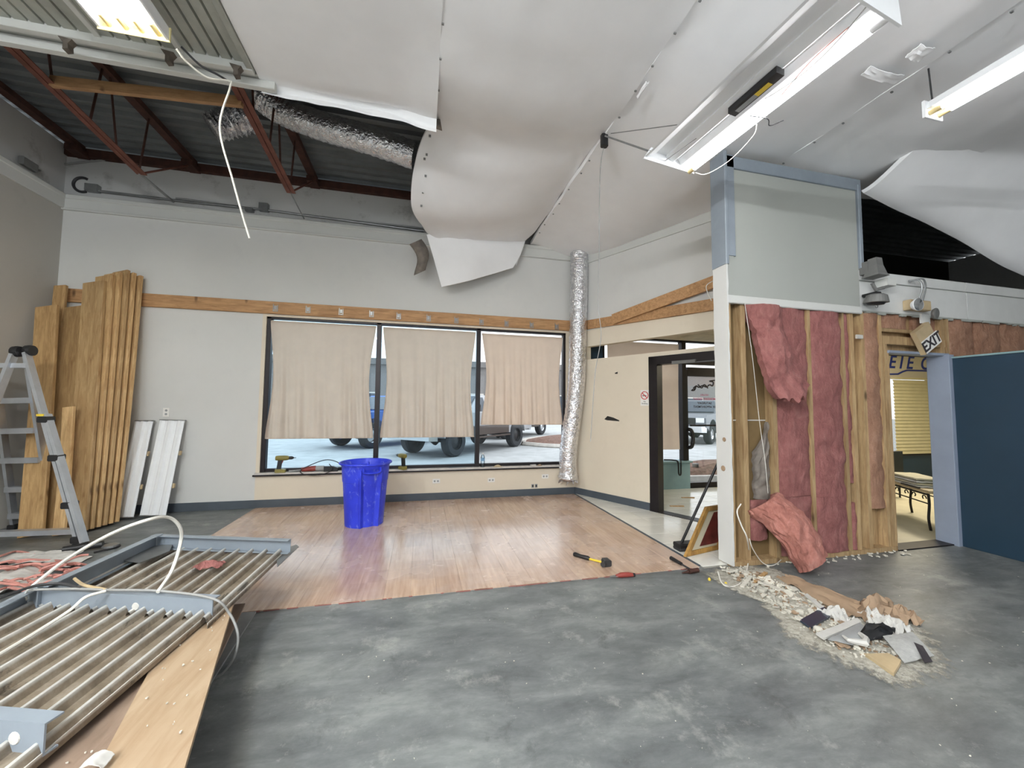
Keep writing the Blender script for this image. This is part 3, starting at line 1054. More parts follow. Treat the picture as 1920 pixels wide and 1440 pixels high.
# big middle sheet whose end has come loose and droops
ROWS = [  # (left point, right point, mid sag)
    (Vector((.08, -3.0, 4.27)), Vector((1.76, -3.0, 4.27)), .05),
    (Vector((.08, 1.0, 4.27)), Vector((1.76, 1.0, 4.27)), .05),
    (Vector((.07, 3.1, 4.26)), Vector((1.76, 3.1, 4.26)), .06),
    (onY(806, 232, 4.0), onY(1118, 275, 3.75), .08),
    (onY(780, 300, 4.45), onY(1075, 340, 4.45), .12),
    (onY(771, 385, 5.0), onY(1035, 393, 5.15), .14),
    (onY(792, 428, 5.6), onY(1000, 436, 5.9), .10),
    (onY(800, 440, 5.75), onY(984, 452, 6.08), .06)]
def s2(u, v):
    k = v * (len(ROWS) - 1)
    i = min(int(k), len(ROWS) - 2)
    t = k - i
    (l0, r0_, g0), (l1, r1_, g1) = ROWS[i], ROWS[i + 1]
    def cr(q):
        a_, b_, c_, d_ = [ROWS[max(0, min(len(ROWS) - 1, i + e))][q] for e in (-1, 0, 1, 2)]
        if i + 2 >= len(ROWS): d_ = c_ * 2 - b_
        if i == 0: a_ = b_ * 2 - c_
        if i <= 1: return b_ + (c_ - b_) * t
        return (b_ * 2 + (c_ - a_) * t + (a_ * 2 - b_ * 5 + c_ * 4 - d_) * t * t + (b_ * 3 - a_ - c_ * 3 + d_) * t ** 3) * .5
    l, r, g = cr(0), cr(1), cr(2)
    p = l.lerp(r, u)
    p.z -= g * math.sin(PI * u) ** .8
    p.z += .012 * nz(p.x, p.y, 0, 1.7, 12) + .007 * nz(p.x * 2 + p.y * 1.2, p.y - p.x, 0, 2.6, 5)
    p.z -= .028 * smooth01(2.2, 4.0, p.y) * smooth01(.5, .05, u) * (.5 + .5 * math.sin((p.y * 1.2 - p.x * 2.4) * 7))
    p.z -= .015 * math.exp(-(1 - u) * 24) * (.5 + .5 * math.sin(p.y * 9))
    # folded, stapled left hem
    if u < .1 and v > .45:
        p.z += (.1 - u) * .35
    return p
obj('insulation_sheet', MB().grid(s2, 34, 130, (0, 0, .03)), M['sheet'], ceil)
FL = [(onY(800, 440, 5.75), onY(870, 428, 5.82), onY(984, 452, 6.08)),
      (onY(812, 480, 5.80), onY(880, 478, 5.84), onY(976, 478, 6.04)),
      (onY(828, 538, 5.86), onY(880, 526, 5.88), onY(962, 502, 6.0))]
def s3(u, v):
    i = min(int(v * 2), 1); t = v * 2 - i
    def row(r):
        a, b, c = FL[r]
        return a.lerp(b, u * 2.2) if u < 1 / 2.2 else b.lerp(c, (u - 1 / 2.2) / (1 - 1 / 2.2))
    p = row(i).lerp(row(i + 1), t)
    p.y -= .05 * math.sin(PI * u) * math.sin(PI * v) + .01 * nz(u * 6, v * 4, 0)
    return p
obj('drooping_flap', MB().grid(s3, 24, 12, (0, .02, 0)), M['sheet'], ceil)
obj('drooping_flap', MB().prism([onY(985, 452, 6.09), onY(962, 452, 6.1), onY(968, 498, 6.06), onY(979, 470, 6.06)], (0, .012, 0)), M['sheet'], ceil)
obj('kraft_scrap', MB().grid(lambda u, v: onY(768 + 22 * u + 14 * v + 8 * math.sin(v * 4), 458 - 10 * u + 58 * v, 5.92 - .06 * math.sin(PI * u)), 8, 10, (0, .012, 0)), M['scrap'], ceil)
obj('kraft_scrap', MB().grid(lambda u, v: onY(797 + 28 * u + 4 * v, 226 - 4 * u + 22 * v * (.4 + .6 * u), 3.85 - .04 * math.sin(PI * v)), 6, 6, (0, .012, 0)), M['scrap'], ceil)
sheet('insulation_sheet', 1.76, 3.62, -3.0, 6.24, .05, 3)
sheet('insulation_sheet', 3.62, 5.4, -3.0, 3.45, .06, 9)
# staples along the seams
mb = MB()
for x, ya, yb in ((.085, .6, 3.5), (1.765, .8, 5.9), (3.62, .5, 3.2)):
    y = ya
    while y < yb:
        p = Vector((x + random.uniform(-.012, .012), y, H(x, y) - .035))
        mb.box(p - Vector((.009, .006, .006)), p + Vector((.009, .006, .004))); y += random.uniform(.22, .36)
for px, py in ((806, 255), (800, 290), (796, 298), (798, 330), (793, 361), (790, 386)):
    p = onY(px, py, 3.8 + (py - 215) / 170 * 1.2 - .05)
    mb.box(p - Vector((.012, .006, .012)), p + Vector((.012, .006, .012)))
obj('staple', mb, M['steel'], ceil, kind='stuff')
# loose scraps of facing at the right seam
for (px, py, sx, sy) in ((1655, 138, .34, .022), (1725, 95, .14, .03), (1205, 165, .03, .05)):
    z = H(onZ(px, py, 4.1).x, 0) - .05
    c = onZ(px, py, z + .02)
    obj('facing_scrap', MB().grid(lambda u, v: (c.x + (u - .5) * sx, c.y + (v - .5) * sy * 3, z + .01 - .012 * math.sin(PI * u) - .012 * v + .012 * nz(u * 6, v * 5, sx * 9)), 10, 6, (0, 0, .006)), M['sheet'], ceil)
# sheet sagging at the right with its torn edge over the dark plenum
def s5(u, v):
    x = 4.62 + 3.6 * u
    ze = 3.84 - .275 * (x - 4.62)
    if v < .3:
        t = v / .3
        y = -3 + 4.6 * t; z = 4.08
    else:
        t = (v - .3) / .7
        y = 1.6 + (3.08 - 1.6) * t
        z = 4.08 + (ze - 4.08) * smooth01(.55, 1.0, t) ** 1.2
    z -= .02 * math.sin(x * 3) * v
    return (x, y, z + .014 * nz(x, y, 0, 2, 3))
obj('insulation_sheet', MB().grid(s5, 40, 60, (0, .02, .04)), M['sheet'], ceil)
obj('insulation_sheet', MB().grid(lambda u, v: (8.1 + 4 * u, -3 + 6 * v, 4.08 - .8 * v * v), 6, 10, (0, 0, .05)), M['sheet'], ceil)
obj('insulation_sheet', MB().grid(lambda u, v: (-4.7 + 16.8 * u, -6 + 3.05 * v, 4.2 + .02 * nz(u * 9, v * 3, 0)), 30, 6, (0, 0, .05)), M['sheet'], ceil)

# ribbed steel ceiling panels at the upper left
PANZ = 4.30
def ribbed(x0, x1, y0, y1, z, rib=.10, h=.03, groove=.02):
    n = max(1, round((x1 - x0) / rib)); r = (x1 - x0) / n
    vs = []
    prof = []
    for i in range(n):
        a = x0 + i * r
        prof += [(a, z), (a + r - groove, z), (a + r - groove * .8, z + h), (a + r - groove * .2, z + h)]
    prof.append((x1, z))
    m = MB()
    for (xa, za), (xb, zb) in zip(prof, prof[1:]):
        m.add([(xa, y0, za), (xb, y0, zb), (xb, y1, zb), (xa, y1, za)], [(0, 1, 2, 3)])
    m.box((x0, y0, z + h + .002), (x1, y1, z + h + .006))
    return m
for x0, x1 in ((-4.68, -3.98), (-3.94, -3.24), (-3.19, -2.50), (-2.47, -1.95), (-1.93, -1.47)):
    obj('ribbed_panel', ribbed(x0, x1, -2.9, 3.47, PANZ), M['ceilpan'], ceil)
for x in (-3.96, -3.215, -2.485, -1.94):
    obj('panel_trim', MB().bbox((x - .022, -2.9, PANZ - .02), (x + .022, 3.5, PANZ + .02), .004), M['trimw'], ceil)
obj('panel_trim', MB().bbox((-1.475, -2.9, PANZ - .05), (-1.425, 3.5, PANZ + .05), .004), M['ceilpan'], ceil)
obj('panel_trim', MB().bbox((-4.69, 3.46, PANZ - .06), (-1.43, 3.51, PANZ + .03), .004), M['trimw'], ceil)
obj('ceiling_channel', MB().bbox((-4.69, CH - .03, 4.20), (-1.3, CH + .03, 4.27), .006), M['trimw'], ceil)
obj('ceiling_channel', MB().bbox((-4.69, CH - .05, 4.28), (.05, CH + .02, 4.36), .006), M['trimw'], ceil)
for px, py in ((120, 72), (312, 96), (440, 122)):
    p = onY(px, py + 6, 3.40)
    obj('hanger_clip', MB().prism([p + Vector(v) for v in ((-.042, 0, .04), (.045, 0, .03), (.022, 0, -.005), (.026, 0, -.045), (-.008, 0, -.055), (-.009, 0, -.005))], (0, .05, 0)), M['clipm'], ceil)

# ================================================================== LIGHT FITTINGS
# four tube fitting at the upper left
t = thing('fluorescent_light', 'lit four tube light with yellowed end plate among ribbed ceiling panels', 'ceiling light', (-2.04, 2.5, 4.1))
lx0, lx1, ly0, ly1, lz = -2.24, -1.83, 1.88, 3.12, 4.08
mb = MB()
mb.bbox((lx0, ly0, lz + .08), (lx1, ly1, lz + .10), .004)
mb.prism([(lx0 - .005, ly0, lz), (lx0 + .01, ly0, lz), (lx0 + .05, ly0, lz + .08), (lx0, ly0, lz + .08)], (0, ly1 - ly0, 0))
mb.prism([(lx1 + .005, ly0, lz), (lx1 - .01, ly0, lz), (lx1 - .05, ly0, lz + .08), (lx1, ly0, lz + .08)], (0, ly1 - ly0, 0))
mb.prism([((lx0 + lx1) / 2 - .05, ly0, lz + .08), ((lx0 + lx1) / 2 + .05, ly0, lz + .08), ((lx0 + lx1) / 2, ly0, lz + .03)], (0, ly1 - ly0, 0))
obj('housing', mb, M['lampw'], t)
obj('end_plate', MB().bbox((lx0 - .01, ly1, lz - .01), (lx1 + .01, ly1 + .012, lz + .10), .004), M['lampy'], t)
obj('end_plate', MB().bbox((lx0 - .01, ly0 - .012, lz - .01), (lx1 + .01, ly0, lz + .10), .004), M['lampy'], t)
for k in range(4):
    x = lx0 + .06 + k * .097
    obj('tube', MB().tube([(x, ly0 + .05, lz + .03), (x, ly1 - .09, lz + .03)], .017, 10), M['tubew'], t)
    obj('tube_cap', MB().tube([(x, ly1 - .09, lz + .03), (x, ly1, lz + .03)], .017, 10), M['tubeoff'], t)

# large open fitting in the middle
FLf, FRf, FRn = onZ(1225, 280, 3.60), onZ(1300, 322, 3.57), onZ(1678, 32, 3.57)
ax = (FRn - FRf); L2 = ax.length; ax = ax / L2
wd = (FLf - FRf); W2 = wd.length
wd = (wd - ax * wd.dot(ax)).normalized()
nn = ax.cross(wd)
if nn.z < 0: nn = -nn
def Q(a, b, c): return FRf + ax * a + wd * b + nn * c
t = thing('fluorescent_light', 'large white open light fitting with dark ballast and one lit tube', 'ceiling light', Q(L2 / 2, W2 / 2, .05))
mb = MB()
def strip(m, prof):
    m.prism([Q(0, b, c) for b, c in prof], ax * L2)
strip(mb, [(0, 0), (.03, 0), (.05, .06), (W2 - .12, .07), (W2 - .02, .0), (W2, .0), (W2 - .1, .10), (.03, .10)])
obj('housing', mb, M['lampw'], t)
mb = MB(); strip(mb, [(W2 * .42, .03), (W2 * .44, .025), (W2 * .58, .055), (W2 * .58, .068), (W2 * .42, .062)]); obj('channel_cover', mb, M['lampw'], t)
mb = MB(); strip(mb, [(.10, .02), (.14, .018), (.17, .062), (.08, .06)]); obj('channel_cover', mb, M['lampw'], t)
obj('end_plate', MB().prism([Q(-.012, b, c) for b, c in ((-.01, -.02), (W2 + .01, -.02), (W2 - .06, .1), (.02, .1))], ax * .014), M['lampw'], t)
obj('end_plate', MB().prism([Q(L2, b, c) for b, c in ((-.03, -.05), (W2 + .01, -.02), (W2 - .06, .1), (.0, .1))], ax * .014), M['lampw'], t)
tu = obj('tube', MB().tube([Q(.06, .045, -.015), Q(L2 - .08, .045, -.015)], .019, 12), M['tube'], t)
obj('tube_cap', MB().tube([Q(0, .045, -.015), Q(.06, .045, -.015)], .019, 12), M['tubeoff'], t)
obj('tube_cap', MB().tube([Q(L2 - .08, .045, -.015), Q(L2, .045, -.015)], .019, 12), M['lampw'], t)
ba = obj('ballast', MB().prism([Q(.62, b, c) for b, c in ((W2 * .40, .03), (W2 * .53, .03), (W2 * .53, -.015), (W2 * .40, -.015))], ax * .36), M['black'], t)
obj('ballast_label', MB().prism([Q(.66, b, c) for b, c in ((W2 * .42, -.016), (W2 * .49, -.016), (W2 * .49, -.018), (W2 * .42, -.018))], ax * .15), M['greyp'], ba)
obj('ballast_label', MB().prism([Q(.81, b, c) for b, c in ((W2 * .42, -.016), (W2 * .49, -.016), (W2 * .49, -.018), (W2 * .42, -.018))], ax * .10), M['yellow'], ba)
for ctrl, m in (([Q(.0, .3, .02), Q(.1, .32, -.01), Q(.3, .25, .03)], 'wireg'), ([Q(.65, .1, .0), Q(.72, .02, -.05), Q(.68, -.05, -.05), Q(.76, -.08, -.06)], 'wired'),
                ([Q(.78, .12, .02), Q(.9, .16, -.04), Q(1.05, .12, -.02), Q(1.25, .16, -.03), Q(L2, .2, .0)], 'wireg'), ([Q(.8, .06, 0), Q(.88, .1, -.03), Q(1.1, .15, -.01), Q(1.3, .14, .02)], 'pinkw'),
                ([Q(.02, .0, -.02), Q(.08, -.07, -.05), Q(.3, -.09, -.06), Q(.55, -.045, -.04), Q(.62, .0, -.01)], 'wirew')):
    obj('wire', MB().tube(curve_pts(ctrl, 6), .0035, 5), M[m], t)
hook = onZ(1135, 255, 4.2)
single('hanging_chain', MB().tube([hook, Q(.0, W2 * .9, .06)], .009, 6), M['steel'], 'grey chain from ceiling seam to the large open light fitting', 'chain')
single('hanging_chain', MB().tube([hook + Vector((.05, -.02, .02)), Q(.35, W2 * .6, .11)], .004, 6), M['steel'], 'thin wire behind the chain of the large open light fitting', 'wire')

# bare strip light at the right
t = thing('fluorescent_light', 'bare two tube strip light hanging by a rod at the upper right', 'ceiling light', (3.68, 1.4, 3.7))
obj('housing', MB().prism([(3.61, 1.98, 3.72), (3.77, 1.98, 3.72), (3.75, 1.98, 3.78), (3.63, 1.98, 3.78)], (0, -1.26, 0)), M['lampw'], t)
obj('end_plate', MB().bbox((3.60, 1.97, 3.66), (3.78, 1.99, 3.79), .004), M['lampw'], t)
for x in (3.645, 3.735):
    obj('tube', MB().tube([(x, 1.9, 3.695), (x, .76, 3.695)], .018, 10), M['tube'], t)
    obj('tube_cap', MB().tube([(x, 1.9, 3.695), (x, 1.97, 3.695)], .018, 10), M['tubeoff'], t)
mb = MB().tube([(3.66, 1.96, 3.78), (3.67, 1.98, 4.1)], .006, 6)
mb.bar((3.60, 1.97, 4.1), (3.75, 1.99, 4.12), .012, .02)
obj('hanger_rod', mb, M['wired'], t)

# unseen strip lights added behind the viewer to fill the room with light
M['tubefill'] = emis('added fill tube', (0.94, 0.975, 1.0, 1), FILL_POWER)
for x, y, lab in ((-3.0, -1.6, 'towards the left wall'), (-1.4, -.7, 'nearest the middle'), (-1.0, -3.4, 'by the rear window')):
    t = thing('fill_strip_light', 'unseen fill strip light added over the rear floor, ' + lab, 'ceiling light', (x, y, 3.6), 'added fill lights at the rear')
    obj('housing', MB().bbox((x - .04, y - .62, 3.63), (x + .04, y + .62, 3.67)), M['lampw'], t)
    obj('hanger_rod', MB().tube([(x, y + .5, 3.67), (x, y + .5, 4.24)], .006, 6), M['steel'], t)
    for dx in (-.035, .035):
        obj('tube', MB().tube([(x + dx, y - .58, 3.60), (x + dx, y + .58, 3.60)], .02, 8), M['tubefill'], t)
rl = bpy.data.lights.new('right_room_light', 'AREA'); rl.size = .6; rl.size_y = 1.2; rl.shape = 'RECTANGLE'; rl.energy = 65; rl.color = (1, .9, .68)
ro = bpy.data.objects.new('right_room_light', rl); C.objects.link(ro); ro.location = (8.2, 4.7, 2.74)
rt_ = thing('ceiling_panel_light', 'flat ceiling light in the room beyond the bare doorway', 'ceiling light', (8.2, 4.7, 2.75))
obj('frame', MB().bbox((7.88, 4.08, 2.755), (8.52, 5.32, 2.78)), M['lampw'], rt_)

# ================================================================== BACK WALL FITTINGS
# roller blinds
def blind(x0, x1, z0, z1, label, seed):
    def fn(u, v):
        w = x1 - x0
        pinch = .075 * math.sin(PI * min(1, (1 - v) * 1.02)) ** 1.3
        x = x0 + w * u - (u - .5) * 2 * pinch * (abs(u - .5) * 2) ** 3
        rip = (1 - v) ** 1.4
        y = BACK + .004 - .026 * rip * math.sin(u * 46 + seed + 2 * math.sin(u * 7 + seed)) - .017 * rip * math.sin(u * 83 + 3 * math.sin(u * 5 + seed) + v * 3) - .024 * rip * nz(u * 9, seed, v * .8) - .035 * abs(u - .5) ** 3 * 8 * math.sin(PI * v)
        return (x, y, z0 + (z1 - z0) * v)
    t = thing('roller_blind', label, 'blind', ((x0 + x1) / 2, BACK + .01, z1), 'roller blinds in the shop window')
    obj('fabric', MB().grid(fn, 140, 40, (0, .002, 0)), M['blind'], t)
    obj('roller', MB().tube([(x0, BACK + .03, z1), (x1, BACK + .03, z1)], .014, 10), M['blind'], t)
    obj('hem_bar', MB().bbox((x0, BACK + .004, z0 - .006), (x1, BACK + .014, z0 + .012), .003), M['blind'], t)
blind(-2.175, -.71, .98, 2.695, 'left roller blind of the shop window, next to the lumber wall', 1)
blind(-.605, .845, .985, 2.685, 'middle roller blind of the shop window, above the blue bin', 2.4)
blind(.95, 2.36, 1.18, 2.67, 'right roller blind of the shop window, hung higher beside the duct', 4.1)

# ledger board with hangers
t = thing('ledger_board', 'long timber ledger with metal hangers above the shop window', 'timber', (-1, BACK - .02, 2.89))
obj('board', MB().bbox((-4.69, BACK - .04, 2.795), (2.56, BACK, 2.975), .004), M['lumberx'], t)
bx = [(517, 577), (578, 580), (640, 584), (697, 588), (748, 592), (804, 596), (856, 600), (903, 603), (950, 606), (997, 609), (1044, 612)]
for i, (px, py) in enumerate(bx):
    p = onY(px, py, BACK - .042)
    mb = MB()
    mb.box((p.x - .035, BACK - .048, p.z - .05), (p.x - .025, BACK - .04, p.z + .05))
    mb.box((p.x + .02, BACK - .048, p.z - .05), (p.x + .03, BACK - .04, p.z + .04))
    mb.box((p.x - .035, BACK - .055, p.z - .055), (p.x + .03, BACK - .04, p.z - .045))
    mb.box((p.x - .02, BACK - .044, p.z - .03), (p.x + .012, BACK - .04, p.z + .03))
    obj('joist_hanger', mb, M['steel'], t)
single('ledger_board', MB().bar(aw(.12, 2.868, .025), aw(3.1, 2.80, .025), .04, .15), M['lumberx'], 'lower timber ledger fixed along the angled wall over the entry', 'timber')
single('ledger_board', MB().bar(aw(.86, 2.862, .07), aw(3.0, 3.19, .07), .04, .16), M['lumberx'], 'loose timber board slanting upwards over the entry, behind the column', 'timber')

# outlets
def outlet(p, label, w=.115, h=.07, y=BACK, vertical=False):
    t = thing('wall_outlet', label, 'outlet', p, None)
    if vertical: w, h = .075, .12
    obj('plate', MB().bbox((p[0] - w / 2, y - .008, p[2] - h / 2), (p[0] + w / 2, y, p[2] + h / 2), .003), M['sign'], t)
    for s in (-1, 1):
        c = (p[0] + (0 if vertical else s * .025), p[2] + (s * .025 if vertical else 0))
        obj('socket', MB().lathe([(0, -.011), (.014, -.011), (.016, -.007)], (c[0], y, c[1]), (0, 1, 0), 10, False), M['greyp'], t)
for (px, py), lab in zip(((818, 902), (921, 900), (1022, 893)), ('white outlet low on cream wall just right of the blue bin', 'white outlet low on cream wall below the middle mullion of the window', 'white outlet low on cream wall next to the hanging silver duct')):
    p = onY(px, py, BACK); outlet(p, lab)
p = onY(312, 773, BACK); outlet(p, 'white upright outlet above the leaning light covers', vertical=True)
p = onY(1002, 911, BACK)
t = thing('wall_jack', 'small open double wall jack just above the charcoal base near the duct', 'outlet', p)
for s in (-1, 1):
    obj('jack', MB().bbox((p.x + s * .03 - .022, BACK - .006, p.z - .03), (p.x + s * .03 + .022, BACK, p.z + .03), .003), M['greyp'], t)
    obj('jack_hole', MB().box((p.x + s * .03 - .012, BACK - .008, p.z - .016), (p.x + s * .03 + .012, BACK - .004, p.z + .016)), M['black'], t)

# conduits on the wall ledge
t = thing('conduit', 'grey conduit run with boxes along the ledge of the back wall', 'conduit', (-2.2, 6.32, 4.38))
obj('pipe', MB().tube([onY(185, 358, 6.32), onY(350, 378, 6.32), onY(495, 393, 6.32), onY(795, 433, 6.32)], .016, 8), M['steel'], t)
obj('pipe', MB().tube([onY(330, 372, 6.33), onY(640, 412, 6.33), onY(795, 428, 6.33)], .012, 8), M['steel'], t)
for px, py, w, h in ((174, 353, .07, .05), (495, 389, .06, .06), (468, 394, .05, .025)):
    p = onY(px, py, 6.32); obj('junction_box', MB().bbox(p - Vector((w, .04, h)), p + Vector((w, .04, h)), .008), M['steel'], t)
cp = onY(152, 345, 6.33)
obj('flexible_loop', MB().tube([cp + Vector((.10 * math.cos(a), .02, .10 * math.sin(a))) for a in [math.radians(60 + 15 * k) for k in range(17)]], .018, 8), M['wired'], t)
single('ledge_cable', MB().tube(curve_pts([onY(70, 322, 5.9), onY(90, 314, 6.3), onY(130, 307, 6.34), onY(205, 299, 6.34), onY(250, 296, 6.34)], 6), .012, 6), M['wireg'], 'grey cable curving across the white block above the wall corner', 'cable')
p = onX(55, 308, LEFT - .03)
single('wall_box', MB().bbox(p - Vector((.04, .09, .05)), p + Vector((.02, .09, .05)), .01), M['hornm'], 'small dark box on the left wall ledge', 'junction box')

# ================================================================== DUCTS, CABLES
def duct(name, ctrl, r, label, crinkle=.010, seg=28, n=16, group=None, seed=0, flare=None):
    pts = curve_pts(ctrl, n)
    m = MB()
    vs, fs = [], []
    pu = Vector((0, 0, 1))
    for i, p in enumerate(pts):
        d = pts[min(i + 1, len(pts) - 1)] - pts[max(i - 1, 0)]
        d, sd, u = frame_of(d, pu); pu = u
        tt = i / (len(pts) - 1)
        rr = r * (flare(tt) if flare else 1)
        for k in range(seg):
            a = 2 * PI * k / seg
            q = rr + crinkle * nz(math.cos(a) * 2.5 + i * .33, math.sin(a) * 2.5, i * .4, 1, seed) + crinkle * .7 * math.sin(i * 2.4 + math.sin(a * 2 + i * .3) * 1.5)
            vs.append(p + (sd * math.cos(a) + u * math.sin(a)) * q)
    for i in range(len(pts) - 1):
        for k in range(seg):
            fs.append((i * seg + k, i * seg + (k + 1) % seg, (i + 1) * seg + (k + 1) % seg, (i + 1) * seg + k))
    m.add(vs, fs, True)
    m.f += [tuple(range(seg - 1, -1, -1)), tuple(len(vs) - seg + k for k in range(seg))]; m.sm += [False, False]
    return single(name, m, M['foil'], label, 'duct', group=group)
top = onY(1085, 470, 6.02); bot = onY(1066, 885, 6.02)
duct('flexible_duct', [(top.x + .01, 6.02, 4.10), (top.x, 6.0, 3.7), (top.x - .02, 6.0, 2.8), (top.x - .05, 6.01, 1.8), (bot.x, 6.02, .8), (bot.x - .005, 6.03, .27)], .148, 'silver foil duct hanging down in the corner beside the window', .007, n=26,
     flare=lambda t: 1.0 - .06 * t + (.22 * smooth01(.93, .985, t)) - .35 * smooth01(.985, 1.0, t))
mb = MB()
for k in range(26):
    a = k * .7; p = Vector((bot.x + .12 * math.cos(a), 6.03 + .10 * math.sin(a), .25 + .05 * random.random()))
    mb.prism([p, p + Vector((.05 * math.cos(a), .04 * math.sin(a), -.04 + .03 * random.random())), p + Vector((.04 * math.cos(a + 1), .04 * math.sin(a + 1), .02))], (0, 0, .004))
o = single('torn_foil_fringe', mb, M['foil'], 'torn foil and lining at the lower end of the hanging duct', 'foil'); o['kind'] = 'stuff'
duct('flexible_duct', [onY(492, 182, 4.75), onY(530, 208, 4.75), onY(600, 236, 4.72), onY(690, 262, 4.68), onY(778, 292, 4.65)], .155, 'silver foil duct running above the torn ceiling sheet', .007, n=20, seed=4)
duct('flexible_duct', [onY(396, 240, 4.95), onY(420, 232, 4.98), onY(450, 222, 5.02), onY(472, 214, 5.05)], .16, 'crumpled open end of silver duct hanging between the roof joists', .03, n=9, seed=9, flare=lambda t: .85 + .2 * t)

def cable(name, ctrl, r, m, label, n=8, cat='cable'):
    return single(name, MB().tube(curve_pts(ctrl, n), r, 6), M[m], label, cat)
cable('power_cable', [onY(331, 92, 3.13), onY(352, 118, 3.2), onY(390, 146, 3.3), onY(430, 152, 3.4), onY(431, 165, 3.4), onY(412, 240, 3.4), onY(437, 340, 3.4), onY(455, 405, 3.4), onY(468, 447, 3.4)], .0075, 'wirew', 'white cable dangling from the four tube light, its cut end bare')
cable('power_cable', [onY(340, 88, 3.35), onY(375, 122, 3.4), onY(408, 140, 3.45), onY(428, 152, 3.5)], .008, 'wired', 'thin dark cable beside the four tube light at the white channel')
cable('power_cable', [onY(1132, 272, 3.50), onY(1125, 330, 3.55), onY(1123, 480, 3.65), onY(1121, 570, 3.7), onY(1127, 630, 3.7), onY(1116, 700, 3.7), onY(1109, 800, 3.7), onY(1107, 828, 3.7)], .0038, 'wireg', 'thin grey wire hanging from a black box at the ceiling seam')
p = onY(1133, 264, 3.48)
single('cable_box', MB().bbox(p - Vector((.035, .03, .06)), p + Vector((.035, .03, .06)), .012), M['black'], 'small black box where the thin grey wire leaves the ceiling', 'junction box')
cable('power_cable', [onY(1342, 524, 3.5), onY(1325, 535, 3.5), onY(1327, 550, 3.5), onY(1334, 564, 3.5)], .004, 'wirew', 'short white wire looped over the slanting timber board', 6)
cable('power_cable', [(3.02, STUD - .06, 2.5), (3.1, STUD - .05, 2.0), onY(1424, 790, STUD - .04), onY(1434, 860, STUD - .06), onY(1440, 925, STUD - .06)], .0025, 'wirew', 'thin white wire hanging in the open stud bay')
cable('power_cable', [onY(1389, 945, STUD - .02), onY(1382, 960, STUD - .06), onY(1390, 985, STUD - .1), onY(1401, 1010, STUD - .12), onZ(1404, 1045, .05), onZ(1395, 1085, .01), onZ(1375, 1100, .01), onZ(1355, 1095, .01), onZ(1346, 1072, .012)], .006, 'wirew', 'thick white cable looping from the studs over the rubble')
cable('power_cable', [onY(1405, 1010, STUD - .1), onY(1412, 1030, STUD - .1), onZ(1430, 1055, .04), onZ(1450, 1060, .02), onZ(1470, 1045, .03)], .004, 'wirew', 'thin white wire lying between the studs and the fallen insulation')

# ================================================================== LUMBER AND LEANING THINGS
def plank(p0, p1, w, th, m, label, side, group):
    """a board from foot p0 to head p1; 'side' is its width direction"""
    p0, p1 = Vector(p0), Vector(p1)
    d = (p1 - p0).normalized()
    sd = (Vector(side) - d * Vector(side).dot(d)).normalized()
    n_ = d.cross(sd).normalized()
    mb = MB()
    c = .004
    ring = [(-w / 2 + c, -th / 2), (w / 2 - c, -th / 2), (w / 2, -th / 2 + c), (w / 2, th / 2 - c), (w / 2 - c, th / 2), (-w / 2 + c, th / 2), (-w / 2, th / 2 - c), (-w / 2, -th / 2 + c)]
    N = 7
    vs, fs = [], []
    for k in range(N + 1):
        q = p0.lerp(p1, k / N) + n_ * (.012 * math.sin(PI * k / N))
        vs += [q + sd * a + n_ * b for a, b in ring]
    for k in range(N):
        for i in range(8):
            fs.append((k * 8 + i, k * 8 + (i + 1) % 8, k * 8 + 8 + (i + 1) % 8, k * 8 + 8 + i))
    fs += [tuple(range(7, -1, -1)), tuple(range(N * 8, N * 8 + 8))]
    # mesh in local axes so that the grain runs along the board
    R3 = Matrix((sd, n_, d)).transposed()
    loc = [R3.transposed() @ (v - p0) for v in vs]
    me = bpy.data.meshes.new('plank')
    me.from_pydata(loc, [], fs)
    me.materials.append(M[m])
    o = bpy.data.objects.new('lumber_plank', me)
    C.objects.link(o)
    o.matrix_world = Matrix.Translation(p0) @ R3.to_4x4()
    o['label'] = label; o['category'] = 'plank'; o['group'] = group
    return o
G1 = 'planks leaning in the main bundle'
fan = [('front wide plank of the main leaning bundle, stained and knotty', .27, 0), ('second plank of the main leaning bundle, edge just right of the front wide plank', .24, .11), ('third plank of the main leaning bundle, one of its narrow edges', .24, .19),
       ('tallest plank of the main leaning bundle', .24, .27), ('fifth plank of the main leaning bundle, behind the tallest one', .24, .34), ('rearmost plank of the main leaning bundle, nearest the leaning light covers', .24, .42)]
hts = [3.02, 3.12, 3.17, 3.22, 3.20, 3.18]
for i, (lab, w, dx) in enumerate(fan):
    plank((-3.76 + dx * .22, 5.42 + i * .075, 0.02), (-4.13 + dx * .74, 5.98 + i * .04, hts[i]), w, .04, 'lumber', lab, (1, -.25 - .06 * i, 0), G1)
plank((-3.84, 5.34, .02), (-3.99, 5.55, 1.42), .12, .035, 'lumber', 'short narrow plank leaning against the front of the main bundle', (1, -.2, 0), G1)
G2 = 'planks leaning in the corner'
plank((-4.10, 5.36, .02), (-4.55, 5.92, 2.66), .24, .04, 'lumber2', 'left wide plank leaning in the corner behind the ladder', (1, -.15, 0), G2)
plank((-3.98, 5.46, .02), (-4.38, 6.06, 2.70), .26, .04, 'lumber2', 'right wide plank leaning in the corner with a dark knot hole', (1, -.15, 0), G2)
plank((-4.28, 5.62, .02), (-4.58, 6.12, 2.98), .14, .04, 'lumber2', 'narrow plank rising above the others in the corner', (1, -.15, 0), G2)
plank((-3.92, 5.74, .02), (-4.25, 6.14, 2.76), .22, .04, 'lumber2', 'dark plank at the back between the corner planks and the main bundle', (1, -.15, 0), G2)

